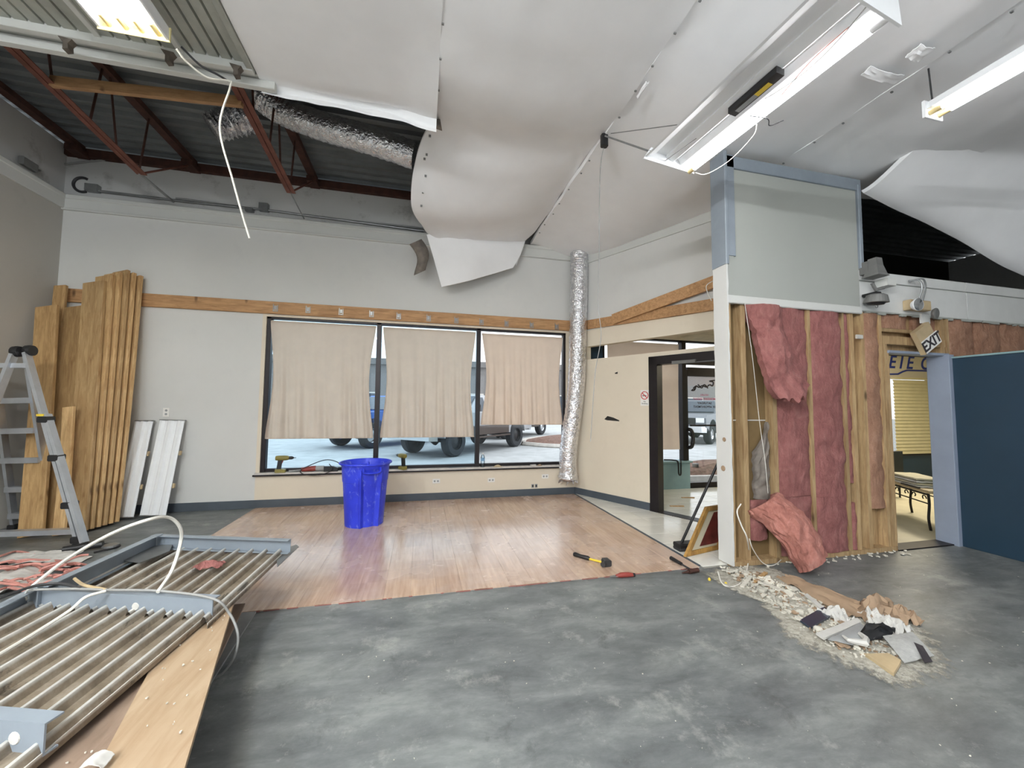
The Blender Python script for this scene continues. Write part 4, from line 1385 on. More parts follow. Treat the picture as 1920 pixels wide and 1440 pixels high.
def reflector(p0, p1, w, label):
    p0, p1 = Vector(p0), Vector(p1)
    d = (p1 - p0).normalized(); sd = Vector((1, -.1, 0)); sd = (sd - d * sd.dot(d)).normalized(); n_ = sd.cross(d)
    if n_.y > 0: n_ = -n_
    t = thing('light_cover', label, 'light cover', p0, 'light covers leaning on the wall')
    prof = [(-.5, 0), (-.48, .03), (-.40, .03), (-.32, .005), (-.22, .005), (-.14, .032), (-.03, .032), (.05, .005), (.16, .005), (.24, .032), (.36, .032), (.44, .005), (.48, .03), (.5, .03)]
    L = (p1 - p0).length
    mb = MB()
    for (a, za), (b, zb) in zip(prof, prof[1:]):
        q = [p0 + sd * a * w + n_ * za, p0 + sd * b * w + n_ * zb]
        mb.prism([q[0], q[1], q[1] - n_ * .003, q[0] - n_ * .003], d * L)
    obj('ribbed_face', mb, M['lampw'], t)
    for z0 in (0, L - .012):
        obj('end_plate', MB().prism([p0 + d * z0 + sd * a * w + n_ * b for a, b in ((-.5, -.01), (.5, -.01), (.5, .034), (-.5, .034))], d * .012), M['steel'], t)
    for z0 in (.28, .62):
        obj('lamp_socket', MB().prism([p0 + d * L * z0 + sd * a * w + n_ * b for a, b in ((.5, 0), (.58, 0), (.58, .02), (.5, .02))], d * .06), M['tan'], t)
reflector((-3.62, 5.96, .02), (-3.60, 6.185, 1.24), .22, 'narrower light cover leaning against the main lumber bundle')
reflector((-3.33, 5.99, .02), (-3.28, 6.185, 1.25), .31, 'wide shiny light cover leaning on the white wall below the outlet')

# ---- ladder
t = thing('step_ladder', 'aluminium folding ladder standing in front of the leaning lumber', 'ladder', (-3.9, 5.3, 0))
apR, apL = onY(50, 662, 5.2), onY(26, 664, 5.15)
fR, fL = onZ(150, 1022, .03), onZ(-118, 1032, .03)
rR, rL = onZ(102, 985, .03), onZ(28, 987, .03)
apRr, apLr = onY(50, 662, 5.28), onY(-14, 664, 5.33)
def rail(a, b, name='rail', w=.075, m='alum'):
    obj(name, MB().bar(a, b, .03, w, (0, 1, 0)), M[m], t)
rail(apR, fR); rail(apL, fL); rail(apRr, rR); rail(apLr, rL)
for f in (fR, fL, rR, rL):
    obj('rubber_foot', MB().bbox(f + Vector((-.035, -.05, -.03)), f + Vector((.035, .05, .03)), .008), M['black'], t)
rail(apR.lerp(fR, .33) + Vector((.03, 0, 0)), fR + Vector((.05, -.02, .03)), 'outer_rail'); rail(apL.lerp(fL, .33), fL + Vector((-.05, -.02, .03)), 'outer_rail')
for q in (apR, apL):
    obj('hinge', MB().lathe([(0, -.03), (.055, -.03), (.06, 0), (.055, .03), (0, .03)], q + Vector((.01, .02, .03)), (1, 0, 0), 14, False), M['black'], t)
for k in (.26, .43, .60, .77, .93):
    a, b = apRr.lerp(rR, k), apLr.lerp(rL, k)
    obj('rung', MB().bar(a + Vector((0, -.02, 0)), b + Vector((0, -.02, 0)), .09, .06), M['alum'], t)
for k in (.07, .93):
    a, b = apR.lerp(fR, k), apL.lerp(fL, k) + Vector((-.45 if k < .5 else 0, 0, 0))
    obj('rung', MB().bar(a, b, .07, .05), M['alum'], t)
for q in (apR.lerp(fR, .36), apR.lerp(fR, .56), apL.lerp(fL, .36), apR.lerp(fR, .8), apR.lerp(fR, .97)):
    obj('rail_lock', MB().bbox(q + Vector((-.035, -.05, -.03)), q + Vector((.05, .05, .035)), .01), M['black'], t)
for q in (apR.lerp(fR, .335),):
    obj('warning_band', MB().bbox(q + Vector((-.03, -.045, -.012)), q + Vector((.03, .045, .012)), .004), M['yellow'], t)

# ================================================================== BLUE BIN
t = thing('waste_bin', 'blue plastic waste bin scuffed white, standing on the laminate', 'bin', (-.64, 5.12, .008))
cx, cy, cz = -.66, 5.18, .009
def bin_pt(a, h, inner=0.0):
    r = .225 + .055 * h / .78 - inner
    # two flat handle recesses with ribs
    rib = 0
    for c0 in (math.radians(-68), math.radians(112)):
        dlt = (a - c0 + PI) % (2 * PI) - PI
        if abs(dlt) < .42 and h < .70:
            rib -= .034 * (1 if abs(dlt) < .33 else (1 - (abs(dlt) - .33) / .09))
        if .42 <= abs(dlt) < .52 and h < .66:
            rib += .012
    return Vector((cx + (r + rib) * math.cos(a), cy + (r + rib) * math.sin(a), cz + h))
hs = [0, .012, .2, .4, .53, .535, .6, .65, .69, .70, .71, .745, .75]
SEG = 120
mb = MB(); vs = []; fs = []
for h in hs:
    for k in range(SEG):
        p = bin_pt(2 * PI * k / SEG, h)
        if h >= .535:
            d = (p - Vector((cx, cy, p.z))).normalized(); p += d * .006
        if h >= .72:
            p += (p - Vector((cx, cy, p.z))).normalized() * .014
        vs.append(p)
nh = len(hs)
for h in (.75, .71, .35, .03):
    for k in range(SEG):
        vs.append(bin_pt(2 * PI * k / SEG, h, .006 if h < .75 else -.006))
nt = nh + 4
for i in range(nt - 1):
    for k in range(SEG):
        fs.append((i * SEG + k, i * SEG + (k + 1) % SEG, (i + 1) * SEG + (k + 1) % SEG, (i + 1) * SEG + k))
fs.append(tuple(range(SEG - 1, -1, -1))); fs.append(tuple((nt - 1) * SEG + k for k in range(SEG)))
mb.add(vs, fs, True)
obj('bin_body', mb, M['bin'], t)
obj('rim', MB().tube([(cx + .302 * math.cos(a), cy + .302 * math.sin(a), cz + .752) for a in [2 * PI * k / 48 for k in range(49)]], .013, 8, False), M['bin'], t)
for a0 in (math.radians(-68), math.radians(112)):
    c = Vector((cx + .285 * math.cos(a0), cy + .285 * math.sin(a0), cz + .66)); tn = Vector((-math.sin(a0), math.cos(a0), 0))
    obj('handle', MB().tube(curve_pts([c + tn * .1 + Vector((0, 0, .06)), c + tn * .085, c - tn * .085, c - tn * .1 + Vector((0, 0, .06))], 5), .014, 8), M['bin'], t)

# ================================================================== THINGS ON THE SILL
SZ = WZ0 + .018
def drill(x, y, ang, label, face=1):
    t = thing('cordless_drill', label, 'drill', (x, y, SZ))
    ca, sa = math.cos(ang), math.sin(ang)
    def D(a, b, c): return Vector((x + a * ca - b * sa, y + a * sa + b * ca, SZ + c))
    obj('motor_body', MB().lathe([(0, -.09), (.03, -.088), (.036, -.06), (.036, .03), (.03, .07), (.022, .085)], D(0, 0, .205), D(1, 0, 0) - D(0, 0, 0), 16), M['olive'], t)
    obj('chuck', MB().lathe([(.023, .082), (.024, .12), (.014, .14), (.006, .145), (.004, .175), (0, .175)], D(0, 0, .205), D(1, 0, 0) - D(0, 0, 0), 12), M['black'], t)
    obj('handle', MB().prism([D(-.055, -.018, .18), D(.0, -.018, .18), D(-.018, -.018, .045), D(-.07, -.018, .045)], D(0, .036, 0) - D(0, 0, 0)), M['black'], t)
    obj('trigger', MB().prism([D(.0, -.01, .17), D(.012, -.01, .165), D(-.002, -.01, .13), D(-.012, -.01, .13)], D(0, .02, 0) - D(0, 0, 0)), M['red'], t)
    mb = MB().prism([D(-.085, -.035, .0), D(.045, -.035, .0), D(.045, -.035, .04), D(.0, -.035, .05), D(-.085, -.035, .05)], D(0, .07, 0) - D(0, 0, 0))
    obj('battery', mb, M['olive'], t)
drill(-1.93, 6.215, .05, 'olive cordless drill at the left end of the window sill')
drill(-.27, 6.215, 2.2, 'olive cordless drill on the sill just right of the blue bin')
t = thing('reciprocating_saw', 'red and black corded power saw lying on the window sill', 'power saw', (-1.45, 6.21, SZ))
obj('gear_housing', MB().lathe([(.0, -.10), (.028, -.1), (.036, -.04), (.04, .04), (.036, .09), (0, .09)], (-1.57, 6.205, SZ + .042), (1, 0, .08), 14), M['red'], t)
obj('motor_body', MB().lathe([(.0, 0), (.034, 0), (.038, .03), (.036, .11), (0, .11)], (-1.48, 6.205, SZ + .046), (1, 0, .02), 14), M['greyp'], t)
obj('handle', MB().prism([(-1.37, 6.18, SZ), (-1.18, 6.18, SZ), (-1.18, 6.18, SZ + .05), (-1.25, 6.18, SZ + .075), (-1.37, 6.18, SZ + .075)], (0, .05, 0)), M['black'], t)
obj('blade', MB().bar((-1.67, 6.205, SZ + .03), (-1.84, 6.205, SZ + .02), .002, .018), M['steel'], t)
obj('cord', MB().tube(curve_pts([(-1.2, 6.2, SZ + .04), (-1.12, 6.19, SZ + .06), (-1.2, 6.18, SZ + .14), (-1.35, 6.18, SZ + .17), (-1.55, 6.18, SZ + .1), (-1.68, 6.175, SZ + .02), (-1.6, 6.165, SZ - .035), (-1.4, 6.165, SZ - .04), (-1.25, 6.17, SZ + .03), (-1.3, 6.185, SZ + .11)], 6), .006, 6), M['black'], t)
t = thing('water_bottle', 'clear plastic water bottle with blue label on the right of the sill', 'bottle', (.985, 6.215, SZ))
obj('bottle_body', MB().lathe([(0, .0), (.03, 0), (.033, .01), (.031, .06), (.033, .07), (.033, .15), (.026, .18), (.013, .2), (.013, .215)], (.985, 6.215, SZ), (0, 0, 1), 16), M['bottle'], t)
obj('label_band', MB().lathe([(.0335, .1), (.0335, .145)], (.985, 6.215, SZ), (0, 0, 1), 16), M['labelb'], t)
obj('cap', MB().lathe([(.014, .205), (.014, .225), (0, .226)], (.985, 6.215, SZ), (0, 0, 1), 12), M['sign'], t)
single('snack_packet', MB().grid(lambda u, v: (1.16 + .14 * u, 6.18 + .06 * v, SZ + .002 + .03 * math.sin(PI * u) * math.sin(PI * v) + .004 * nz(u * 9, v * 9, 0)), 12, 8, (0, 0, -.001)), M['tan'], 'brown packet on the sill right of the water bottle', 'packet')
single('hand_tool', MB().bar((.45, 6.2, SZ + .006), (.72, 6.22, SZ + .006), .03, .008), M['steel'], 'grey hand tool lying on the sill left of the middle mullion', 'tool')
single('crumpled_wrapper', MB().bar((1.78, 6.2, SZ + .01), (1.88, 6.22, SZ + .01), .03, .018), M['paper'], 'pale crumpled wrapper on the sill towards the duct', 'wrapper')
single('brown_scrap', MB().grid(lambda u, v: (1.9 + .09 * u, 6.19 + .05 * v, SZ + .001 + .022 * math.sin(PI * u) * math.sin(PI * v)), 8, 6, (0, 0, -.001)), M['kraft'], 'small brown scrap on the sill nearest the duct', 'scrap')

# no smoking sign on the angled wall
p = onA(1209, 744, .0)
t = thing('no_smoking_sign', 'small no smoking sign on the cream wall beside the door frame', 'sign', p)
obj('plate', MB().prism([p + AD * a + Vector((0, 0, b)) for a, b in ((-.068, -.13), (.068, -.13), (.068, .1), (-.068, .1))], AN * .004), M['sign'], t)
cc = p + AN * .006 + Vector((0, 0, .02))
obj('red_ring', MB().tube([cc + AD * .055 * math.cos(a) + Vector((0, 0, .055 * math.sin(a))) for a in [2 * PI * k / 32 for k in range(33)]], .006, 6, False), M['signred'], t)
obj('red_bar', MB().bar(cc + AD * -.038 + Vector((0, 0, .038)), cc + AD * .038 + Vector((0, 0, -.038)), .012, .003, AN), M['signred'], t)
obj('cigarette', MB().bar(cc + AD * -.036 + Vector((0, 0, -.004)), cc + AD * .03 + Vector((0, 0, -.004)), .011, .002, AN), M['inkdark'], t)
text('lettering', 'No\nSmoking', .028, M['inkdark'], p + AN * .005 + Vector((0, 0, -.085)), AD, (0, 0, 1), t, .0006)

# ================================================================== PARTITION FITTINGS
yw = STUD - .02
p = onY(1637, 508, yw)
t = thing('alarm_horn', 'grey square flared horn on the white band above the doorway studs', 'alarm horn', p)
c = onY(1641, 506, STUD - .12)
m_ = MB()
prof = [(-.10, .040), (-.02, .046), (.07, .066), (.088, .076), (.096, .078)]
vs = []
for h, r in prof:
    vs += [c + Vector((sx * r, sy * r, -h + .02)) for sx, sy in ((-1, -1), (1, -1), (1, 1), (-1, 1))]
fs = [(i * 4 + k, i * 4 + (k + 1) % 4, i * 4 + 4 + (k + 1) % 4, i * 4 + 4 + k) for i in range(4) for k in range(4)] + [(3, 2, 1, 0), (16, 17, 18, 19)]
m_.add(vs, fs); obj('horn_body', m_, M['hornm'], t)
obj('mount_box', MB().bbox((4.56, STUD - .09, c.z - .03), (4.70, STUD - .005, c.z + .1), .008), M['hornm'], t)
obj('bracket_arm', MB().tube([(4.66, STUD - .06, c.z - .12), (4.68, STUD - .08, c.z - .2), (4.76, STUD - .1, c.z - .17)], .018, 8), M['hornm'], t)
obj('throat_block', MB().bbox((4.74, STUD - .15, c.z - .16), (4.86, STUD - .03, c.z - .08), .006), M['trimw'], t)
c2 = onY(1643, 563, STUD - .12)
t = thing('alarm_bell', 'round dark grey bell below the square horn', 'alarm bell', c2)
obj('bell_shell', MB().lathe([(0, .065), (.055, .065), (.085, .05), (.098, 0), (.104, -.024), (.09, -.028), (.0, -.026)], c2, (0, -.12, 1), 24, False), M['hornm'], t)
obj('bell_core', MB().lathe([(.08, -.026), (.065, -.045), (0, -.05)], c2, (0, -.12, 1), 16, False), M['black'], t)
obj('bell_neck', MB().bbox(c2 + Vector((-.05, -.03, .055)), c2 + Vector((.03, .1, .085)), .008), M['black'], t)
obj('pull_ring', MB().tube([c2 + Vector((.018 * math.cos(a), .0, -.06 + .02 * math.sin(a))) for a in [2 * PI * k / 14 for k in range(15)]], .004, 5, False), M['steel'], t)
# emergency light
p = onY(1722, 573, STUD - .06)
t = thing('emergency_light', 'tan two headed emergency light under the white band panels', 'emergency light', p)
obj('housing', MB().bbox(p + Vector((-.15, -.03, -.055)), p + Vector((.14, .05, .055)), .008), M['tan'], t)
q = onY(1722, 571, STUD - .15)
obj('lamp_head', MB().lathe([(0, .05), (.045, .045), (.066, .01), (.068, 0), (.066, -.004)], q, (.1, 1, .05), 18), M['lampw'], t)
obj('lamp_face', MB().lathe([(.064, -.002), (.04, -.012), (0, -.016)], q, (.1, 1, .05), 18), M['chrome'], t)
q = onY(1755, 588, STUD - .12)
obj('lamp_head', MB().lathe([(0, .03), (.05, .025), (.062, .005), (.062, -.005), (.05, -.012), (0, -.014)], q, (-.2, 1, .1), 18, False), M['hornm'], t)
for ctrl in ([p + Vector((-.03, -.02, .05)), p + Vector((.0, -.04, .18)), p + Vector((-.02, -.03, .27)), p + Vector((-.08, .03, .28))], [p + Vector((.03, -.02, .05)), p + Vector((.05, -.04, .2)), p + Vector((.01, -.04, .29)), p + Vector((-.07, .03, .27))]):
    obj('wire', MB().tube(curve_pts(ctrl, 6), .009, 6), M['steel'], t)
# exit sign hanging askew
ce = onY(1738, 633, STUD - .07)
ang = math.radians(32)
ex, ez = Vector((math.cos(ang), 0, math.sin(ang))), Vector((-math.sin(ang), 0, math.cos(ang)))
t = thing('exit_sign', 'tan exit sign hanging askew above the bare doorway', 'sign', ce)
obj('housing', MB().prism([ce + ex * a + ez * b for a, b in ((-.12, -.15), (.13, -.15), (.13, .13), (-.12, .13))], (0, .05, 0)), M['tan'], t)
fp = obj('face_plate', MB().prism([ce + Vector((0, -.004, 0)) + ex * a + ez * b for a, b in ((-.11, -.145), (.17, -.145), (.17, -.0), (-.11, -.0))], (0, .003, 0)), M['sign'], t)
text('exit_lettering', 'EXIT', .155, M['inkdark'], ce + Vector((0, -.006, 0)) + ex * .03 + ez * -.075, ex, ez, fp, .001, bold=.004)
obj('mount_plate', MB().bbox(onY(1738, 600, STUD - .03) + Vector((-.08, 0, -.04)), onY(1738, 600, STUD - .03) + Vector((.05, .02, .07)), .005), M['frp'], t)
q = onY(1611, 632, STUD - .02)
single('tape_scrap', MB().bbox(q + Vector((-.04, -.01, -.02)), q + Vector((.04, .01, .025)), .008), M['paper'], 'white scrap stuck on the studs left of the doorway', 'scrap')

# fallen insulation batt on the floor
def fallen(u, v):
    # a curled strip: u runs round the curl, v from the wall down to the floor
    head, foot = Vector((3.22, STUD - .02, .60)), Vector((3.47, 2.83, .10))
    c = head.lerp(foot, v) + Vector((0, -.05 * math.sin(PI * v), .05 * math.sin(PI * v)))
    ax_ = (foot - head).normalized()
    sd_ = Vector((1, .1, 0)); sd_ = (sd_ - ax_ * sd_.dot(ax_)).normalized()
    up2 = sd_.cross(ax_)
    if up2.y > 0: up2 = -up2
    a = math.radians(-35 + 250 * u)
    rr = (.165 - .02 * v) * (1 + .22 * nz(math.cos(a) * 1.3, math.sin(a) * 1.3, v * 3.2, 1, 3) + .14 * nz(math.cos(a) * 4, math.sin(a) * 4, v * 9, 1, 8))
    p = c + sd_ * (rr * 1.05 * math.cos(a)) + up2 * (rr * .78 * math.sin(a))
    p.x += .02 * nz(v * 6, u * 2, 4)
    p.z = max(p.z, .012)
    return p
single('insulation_batt', MB().grid(fallen, 44, 46, (.0, .035, -.02)), M['battf'], 'salmon pink insulation batt fallen from the wall onto the floor', 'insulation')

# ================================================================== TOOLS AND SMALL THINGS ON THE FLOOR
def floor_tool(name, label, cat, p0, p1, build):
    p0, p1 = Vector(p0), Vector(p1)
    t = thing(name, label, cat, p0)
    d = (p1 - p0); L = d.length; d = d / L; s = Vector((-d.y, d.x, 0))
    def P(a, b, c): return p0 + d * (a * L) + s * b + Vector((0, 0, c))
    build(t, P, L)
    return t
LAM = .0105
def b_hammer(t, P, L):
    obj('grip', MB().tube([P(0, 0, .02), P(.04, 0, .022), P(.2, 0, .019), P(.42, 0, .021), P(.46, 0, .016)], [.018, .022, .018, .02, .015], 10), M['black'], t)
    obj('shaft', MB().tube([P(.44, 0, .018), P(.9, 0, .02)], .011, 8), M['yellow'], t)
    mb = MB().bbox(P(.93, 0, .03) - Vector((.035, .035, .028)), P(.93, 0, .03) + Vector((.035, .035, .03)), .01)
    mb.tube([P(.93, -.03, .03), P(.93, -.075, .032)], [.02, .024], 10)
    mb.tube([P(.93, .03, .03), P(.95, .08, .02)], [.018, .006], 8)
    obj('head', mb, M['wired'], t)
floor_tool('hammer', 'claw hammer with black and yellow handle lying on the laminate', 'hammer', onZ(1076, 1043, LAM), onZ(1142, 1062, LAM), b_hammer)
def b_knife(t, P, L):
    obj('handle', MB().tube([P(.25, 0, .014), P(.45, 0, .02), P(.75, 0, .02), P(.97, 0, .013)], [.012, .022, .022, .014], 8), M['red'], t)
    obj('blade', MB().prism([P(0, -.004, .012), P(.3, -.02, .014), P(.3, .02, .014), P(.05, .012, .012)], (0, 0, .003)), M['steel'], t)
    obj('end_cap', MB().tube([P(.92, 0, .016), P(1.0, 0, .014)], .016, 8), M['black'], t)
floor_tool('utility_knife', 'red handled knife at the front edge of the laminate', 'hand tool', onZ(1143, 1084, .003), onZ(1190, 1081, .003), b_knife)
def b_pry(t, P, L):
    obj('grip', MB().tube([P(0, 0, .02), P(.42, 0, .02)], [.019, .015], 8), M['black'], t)
    obj('shaft', MB().tube([P(.4, 0, .018), P(.82, 0, .018)], .008, 8), M['wired'], t)
    mb = MB().tube([P(.86, -.05, .02), P(.86, .05, .022)], .02, 8)
    mb.tube([P(.84, -.05, .015), P(.8, -.11, .006)], [.014, .004], 6)
    obj('head', mb, M['rustd'], t)
floor_tool('hammer', 'dark hammer lying at the laminate corner by the column', 'hammer', onZ(1258, 1050, .012), onZ(1308, 1079, .003), b_pry)
for (px, py), lab in zip(((1330, 1088), (1361, 1096)), ('yellow wire nut on the concrete beside the dark hammer', 'yellow wire nut on the concrete within the white cable loop')):
    p = onZ(px, py, 0)
    single('wire_nut', MB().lathe([(0, 0), (.011, 0), (.012, .008), (.007, .02), (0, .023)], p, (0, 0, 1), 10), M['yellow'], lab, 'wire nut', base=p)
# broom and picture frame by the column
bh = onZ(1277, 1031, .01)
bt = onY(1349, 862, 3.42)
t = thing('push_broom', 'black broom leaning behind the gold framed picture', 'broom', bh)
obj('handle', MB().tube([bh + Vector((0, 0, .06)), bt], .014, 8), M['black'], t)
obj('broom_head', MB().bbox(bh + Vector((-.05, -.06, .03)), bh + Vector((.25, .06, .075)), .012), M['black'], t)
obj('bristles', MB().bbox(bh + Vector((-.05, -.06, 0)), bh + Vector((.25, .06, .035)), .01), M['wired'], t)
t = thing('picture_frame', 'gold framed picture leaning against the white column', 'picture', (2.75, 3.45, 0))
Pa, Pb = onZ(1281, 1043, .012), onZ(1372, 1022, .012)
up_ = onY(1321, 950, 3.52) - Pa
fx = (Pb - Pa).normalized(); fu = up_.normalized(); fn_ = fx.cross(fu).normalized()
WF, HF = .50, up_.length
def FP(a, b, c=0): return Pa + fx * a + fu * b + fn_ * c
bw = .055
for (a0, b0, a1, b1) in ((0, 0, WF, bw), (0, HF - bw, WF, HF), (0, bw, bw, HF - bw), (WF - bw, bw, WF, HF - bw)):
    obj('frame_rail', MB().prism([FP(a0, b0), FP(a1, b0), FP(a1, b1), FP(a0, b1)], fn_ * .03), M['frame'], t)
obj('mat_board', MB().prism([FP(bw, bw, .012), FP(WF - bw, bw, .012), FP(WF - bw, HF - bw, .012), FP(bw, HF - bw, .012)], fn_ * .003), M['matb'], t)
obj('print', MB().prism([FP(.17, bw + .03, .016), FP(WF - bw, bw + .03, .016), FP(WF - bw, HF - bw - .03, .016), FP(.17, HF - bw - .03, .016)], fn_ * .002), M['redpic'], t)
for (px, py), lab in zip(((1278, 933), (1256, 949)), ('thin wood splinter on the entry tiles near the teal ledge', 'thin wood splinter on the entry tiles near the door frame')):
    p = onZ(px, py, .012)
    single('wood_splinter', MB().bar(p, p + Vector((.2, -.05, .004)), .03, .012), M['lumber2'], lab, 'splinter')
# strap over the teal ledge
single('tool_strap', MB().tube(curve_pts([(4.35, 6.3, .53), (4.5, 6.22, .53), (4.55, 6.17, .5), (4.56, 6.165, .3), (4.6, 6.165, .28), (4.61, 6.17, .45), (4.63, 6.2, .53)], 5), .013, 6), M['black'], 'black strap hanging over the teal ledge in the entry', 'strap')

# ================================================================== RUBBLE
def rubble_xy(u, v):
    a = onZ(1350, 1068); b = onZ(1450, 1085); c_ = onZ(1755, 1235); d_ = onZ(1600, 1240)
    return a.lerp(b, u).lerp(d_.lerp(c_, u), v)
mb = MB()
rng = random.Random(3)
outline = [(1346, 1068), (1330, 1085), (1378, 1110), (1430, 1130), (1462, 1160), (1470, 1188), (1530, 1215), (1580, 1240), (1640, 1265), (1668, 1282), (1690, 1275), (1720, 1262), (1765, 1245), (1750, 1215), (1725, 1180), (1700, 1160), (1640, 1150), (1560, 1110), (1480, 1080), (1455, 1070), (1400, 1064)]
pts = [onZ(px, py) for px, py in outline]
cen = Vector((sum(p.x for p in pts) / len(pts), sum(p.y for p in pts) / len(pts), .006))
fine = []
for i, p in enumerate(pts):
    q = pts[(i + 1) % len(pts)]
    for k in range(5):
        r_ = p.lerp(q, k / 5); r_ += (r_ - cen).normalized() * rng.uniform(-.02, .05); r_.z = .0015; fine.append(r_)
n = len(fine)
rings = []
vs, fs = [], []
for k, f in enumerate((1, .85, .6, .3)):
    for p in fine:
        q = cen.lerp(p, f * 1.12); q.z = .0015 if k == 0 else .004 + .010 * k * (.6 + nz(q.x, q.y, 0, 9))
        q.z = max(.0015, q.z); vs.append(q)
for k in range(3):
    for i in range(n):
        fs.append((k * n + i, k * n + (i + 1) % n, (k + 1) * n + (i + 1) % n, (k + 1) * n + i))
fs.append(tuple(3 * n + i for i in range(n)))
mb.add(vs, fs, True)
dm = NT('pale plaster dust cover')
at = dm.node('ShaderNodeAttribute', attribute_name='cover')
dv = dm.coord((1, 1, 1))
dn_ = dm.noise(dv, 22, 8, 0.8)
ad = dm.node('ShaderNodeMath', operation='ADD'); dm.l.new(at.outputs['Fac'], ad.inputs[0]); dm.l.new(dn_, ad.inputs[1])
al = dm.ramp(ad.outputs[0], [(0.72, (0, 0, 0)), (0.95, (1, 1, 1))])
dm.set(Base_Color=dm.ramp(dm.noise(dv, 30, 6, 0.8), [(0.3, srgb(128, 122, 110)), (0.5, srgb(170, 166, 154)), (0.7, srgb(200, 197, 186))]), Roughness=0.95, Alpha=al)
dm.bump(dm.noise(dv, 60, 5, .7), .5, .01)
o = obj('plaster_dust', mb, dm.m, kind='stuff', label='pale plaster dust spread under the rubble on the concrete', category='dust')
ca = o.data.attributes.new('cover', 'FLOAT', 'POINT')
ca.data.foreach_set('value', [(.12, .42, .62, .7)[min(3, i // n)] for i in range(len(o.data.vertices))])
def shard(m, p, s, h):
    k = rng.randint(4, 6); a0 = rng.uniform(0, 6)
    poly = []
    tilt = Vector((rng.uniform(-.3, .3), rng.uniform(-.3, .3)))
    el = rng.uniform(.35, 1)
    for i in range(k):
        a = 2 * PI * i / k; r_ = s * rng.uniform(.6, 1)
        x, y = r_ * math.cos(a), r_ * math.sin(a) * el
        x, y = x * math.cos(a0) - y * math.sin(a0), x * math.sin(a0) + y * math.cos(a0)
        poly.append(p + Vector((x, y, max(0, (x * tilt.x + y * tilt.y)) + .004)))
    m.prism(poly, (0, 0, h))
chips, chipsb = MB(), MB()
for i in range(1150):
    u, v = rng.random(), rng.random() ** .9
    p = rubble_xy(u * .9 - .05 + .25 * v * (rng.random() - .5), v)
    p.z = .006 + .02 * rng.random()
    shard(chips if rng.random() < .7 else chipsb, p, rng.choice((rng.uniform(.004, .012), rng.uniform(.006, .03))), rng.uniform(.003, .012))
for i in range(70):
    p = rubble_xy(rng.uniform(-.05, .85), rng.random()); p.z = .012 + .02 * rng.random()
    shard(chips if rng.random() < .75 else chipsb, p, rng.uniform(.03, .055), rng.uniform(.006, .012))
for i in range(120):
    x, y = rng.uniform(-.6, 6.0), rng.uniform(1.0, 3.0)
    if x > 5.7: continue
    shard(chips, Vector((x, y, 0)), rng.uniform(.002, .0065), .003)
for i in range(60):
    shard(chips, Vector((rng.uniform(2.9, 5.0), STUD - rng.uniform(.02, .12), .002)), rng.uniform(.008, .025), .01)
obj('rubble_chips', chips, M['chips'], kind='stuff', label='small plaster chips scattered over the concrete floor', category='rubble')
obj('rubble_chips', chipsb, M['kraft'], kind='stuff', label='small brown splinters scattered among the plaster rubble', category='rubble')

def sheet_thing(name, corners, mat, label, cat, h=.02, lift=(.0, .0, .0, .0), nu=12, nv=10, rough=.008, th=.004, seed=0, curl=0.0, group=None):
    c4 = [onZ(px, py, .02) + Vector((0, 0, l)) for (px, py), l in zip(corners, lift)]
    def fn(u, v):
        p = c4[0].lerp(c4[1], u).lerp(c4[3].lerp(c4[2], u), v)
        p.z += h * math.sin(PI * u) * math.sin(PI * v) + rough * nz(u * 5, v * 5, seed) + curl * math.sin(PI * u)
        p.x += .5 * rough * nz(v * 9, seed, u * 4); p.y += .5 * rough * nz(u * 9, v * 3, seed + 4)
        return p
    o = single(name, MB().grid(fn, nu, nv, (0, 0, -th)), M[mat], label, cat, group=group)
    return o
sheet_thing('kraft_paper', ((1455, 1082), (1480, 1080), (1665, 1165), (1590, 1165)), 'kraft', 'long torn strip of brown kraft paper on the rubble', 'paper', .03, (.0, .01, .05, .03), 10, 30, .03)
sheet_thing('crumpled_paper', ((1600, 1140), (1668, 1132), (1690, 1165), (1620, 1172)), 'kraft', 'crumpled brown paper at the far end of the rubble heap', 'paper', .10, (.02, .03, .02, .03), 14, 12, .07, seed=3)
sheet_thing('floor_tile', ((1500, 1168), (1545, 1145), (1566, 1158), (1520, 1182)), 'navy', 'dark navy tile piece lying in the rubble', 'tile', .0, (.02, .03, .03, .02), 3, 3, 0, .012)
sheet_thing('trim_scrap', ((1508, 1122), (1514, 1120), (1546, 1146), (1538, 1148)), 'paper', 'narrow white trim scrap beside the kraft paper strip', 'scrap', .0, (.03, .03, .03, .03), 3, 6, .002, .008)
sheet_thing('white_board', ((1530, 1196), (1608, 1172), (1616, 1180), (1545, 1206)), 'paper', 'white board strip across the middle of the rubble', 'board', .0, (.03, .05, .05, .03), 6, 4, .002, .012)
sheet_thing('printed_card', ((1552, 1208), (1612, 1182), (1640, 1200), (1600, 1218)), 'greyp', 'grey printed card with a white swoosh in the rubble', 'card', .01, (.03, .05, .05, .03), 8, 6, .006)
single('printed_card', MB().tube([onZ(px, py, .075) for px, py in ((1580, 1192), (1590, 1200), (1605, 1203), (1622, 1206), (1624, 1198), (1612, 1188))], [.006, .012, .016, .02, .018, .012], 6), M['paper'], 'white curled strip lying on the grey printed card', 'paper')
sheet_thing('magazine', ((1590, 1212), (1632, 1192), (1680, 1192), (1672, 1206)), 'black', 'dark open magazine between the card and the newspaper', 'magazine', .06, (.02, .05, .05, .04), 10, 8, .03, seed=8)
news = sheet_thing('newspaper', ((1656, 1208), (1712, 1200), (1752, 1232), (1696, 1246)), 'news', 'grey newspaper page at the right of the rubble', 'newspaper', .02, (.05, .05, .01, .01), 10, 8, .006, seed=5)
mb = MB()
c4 = [onZ(px, py, .075) for px, py in ((1713, 1201), (1730, 1206), (1748, 1226), (1733, 1230))]
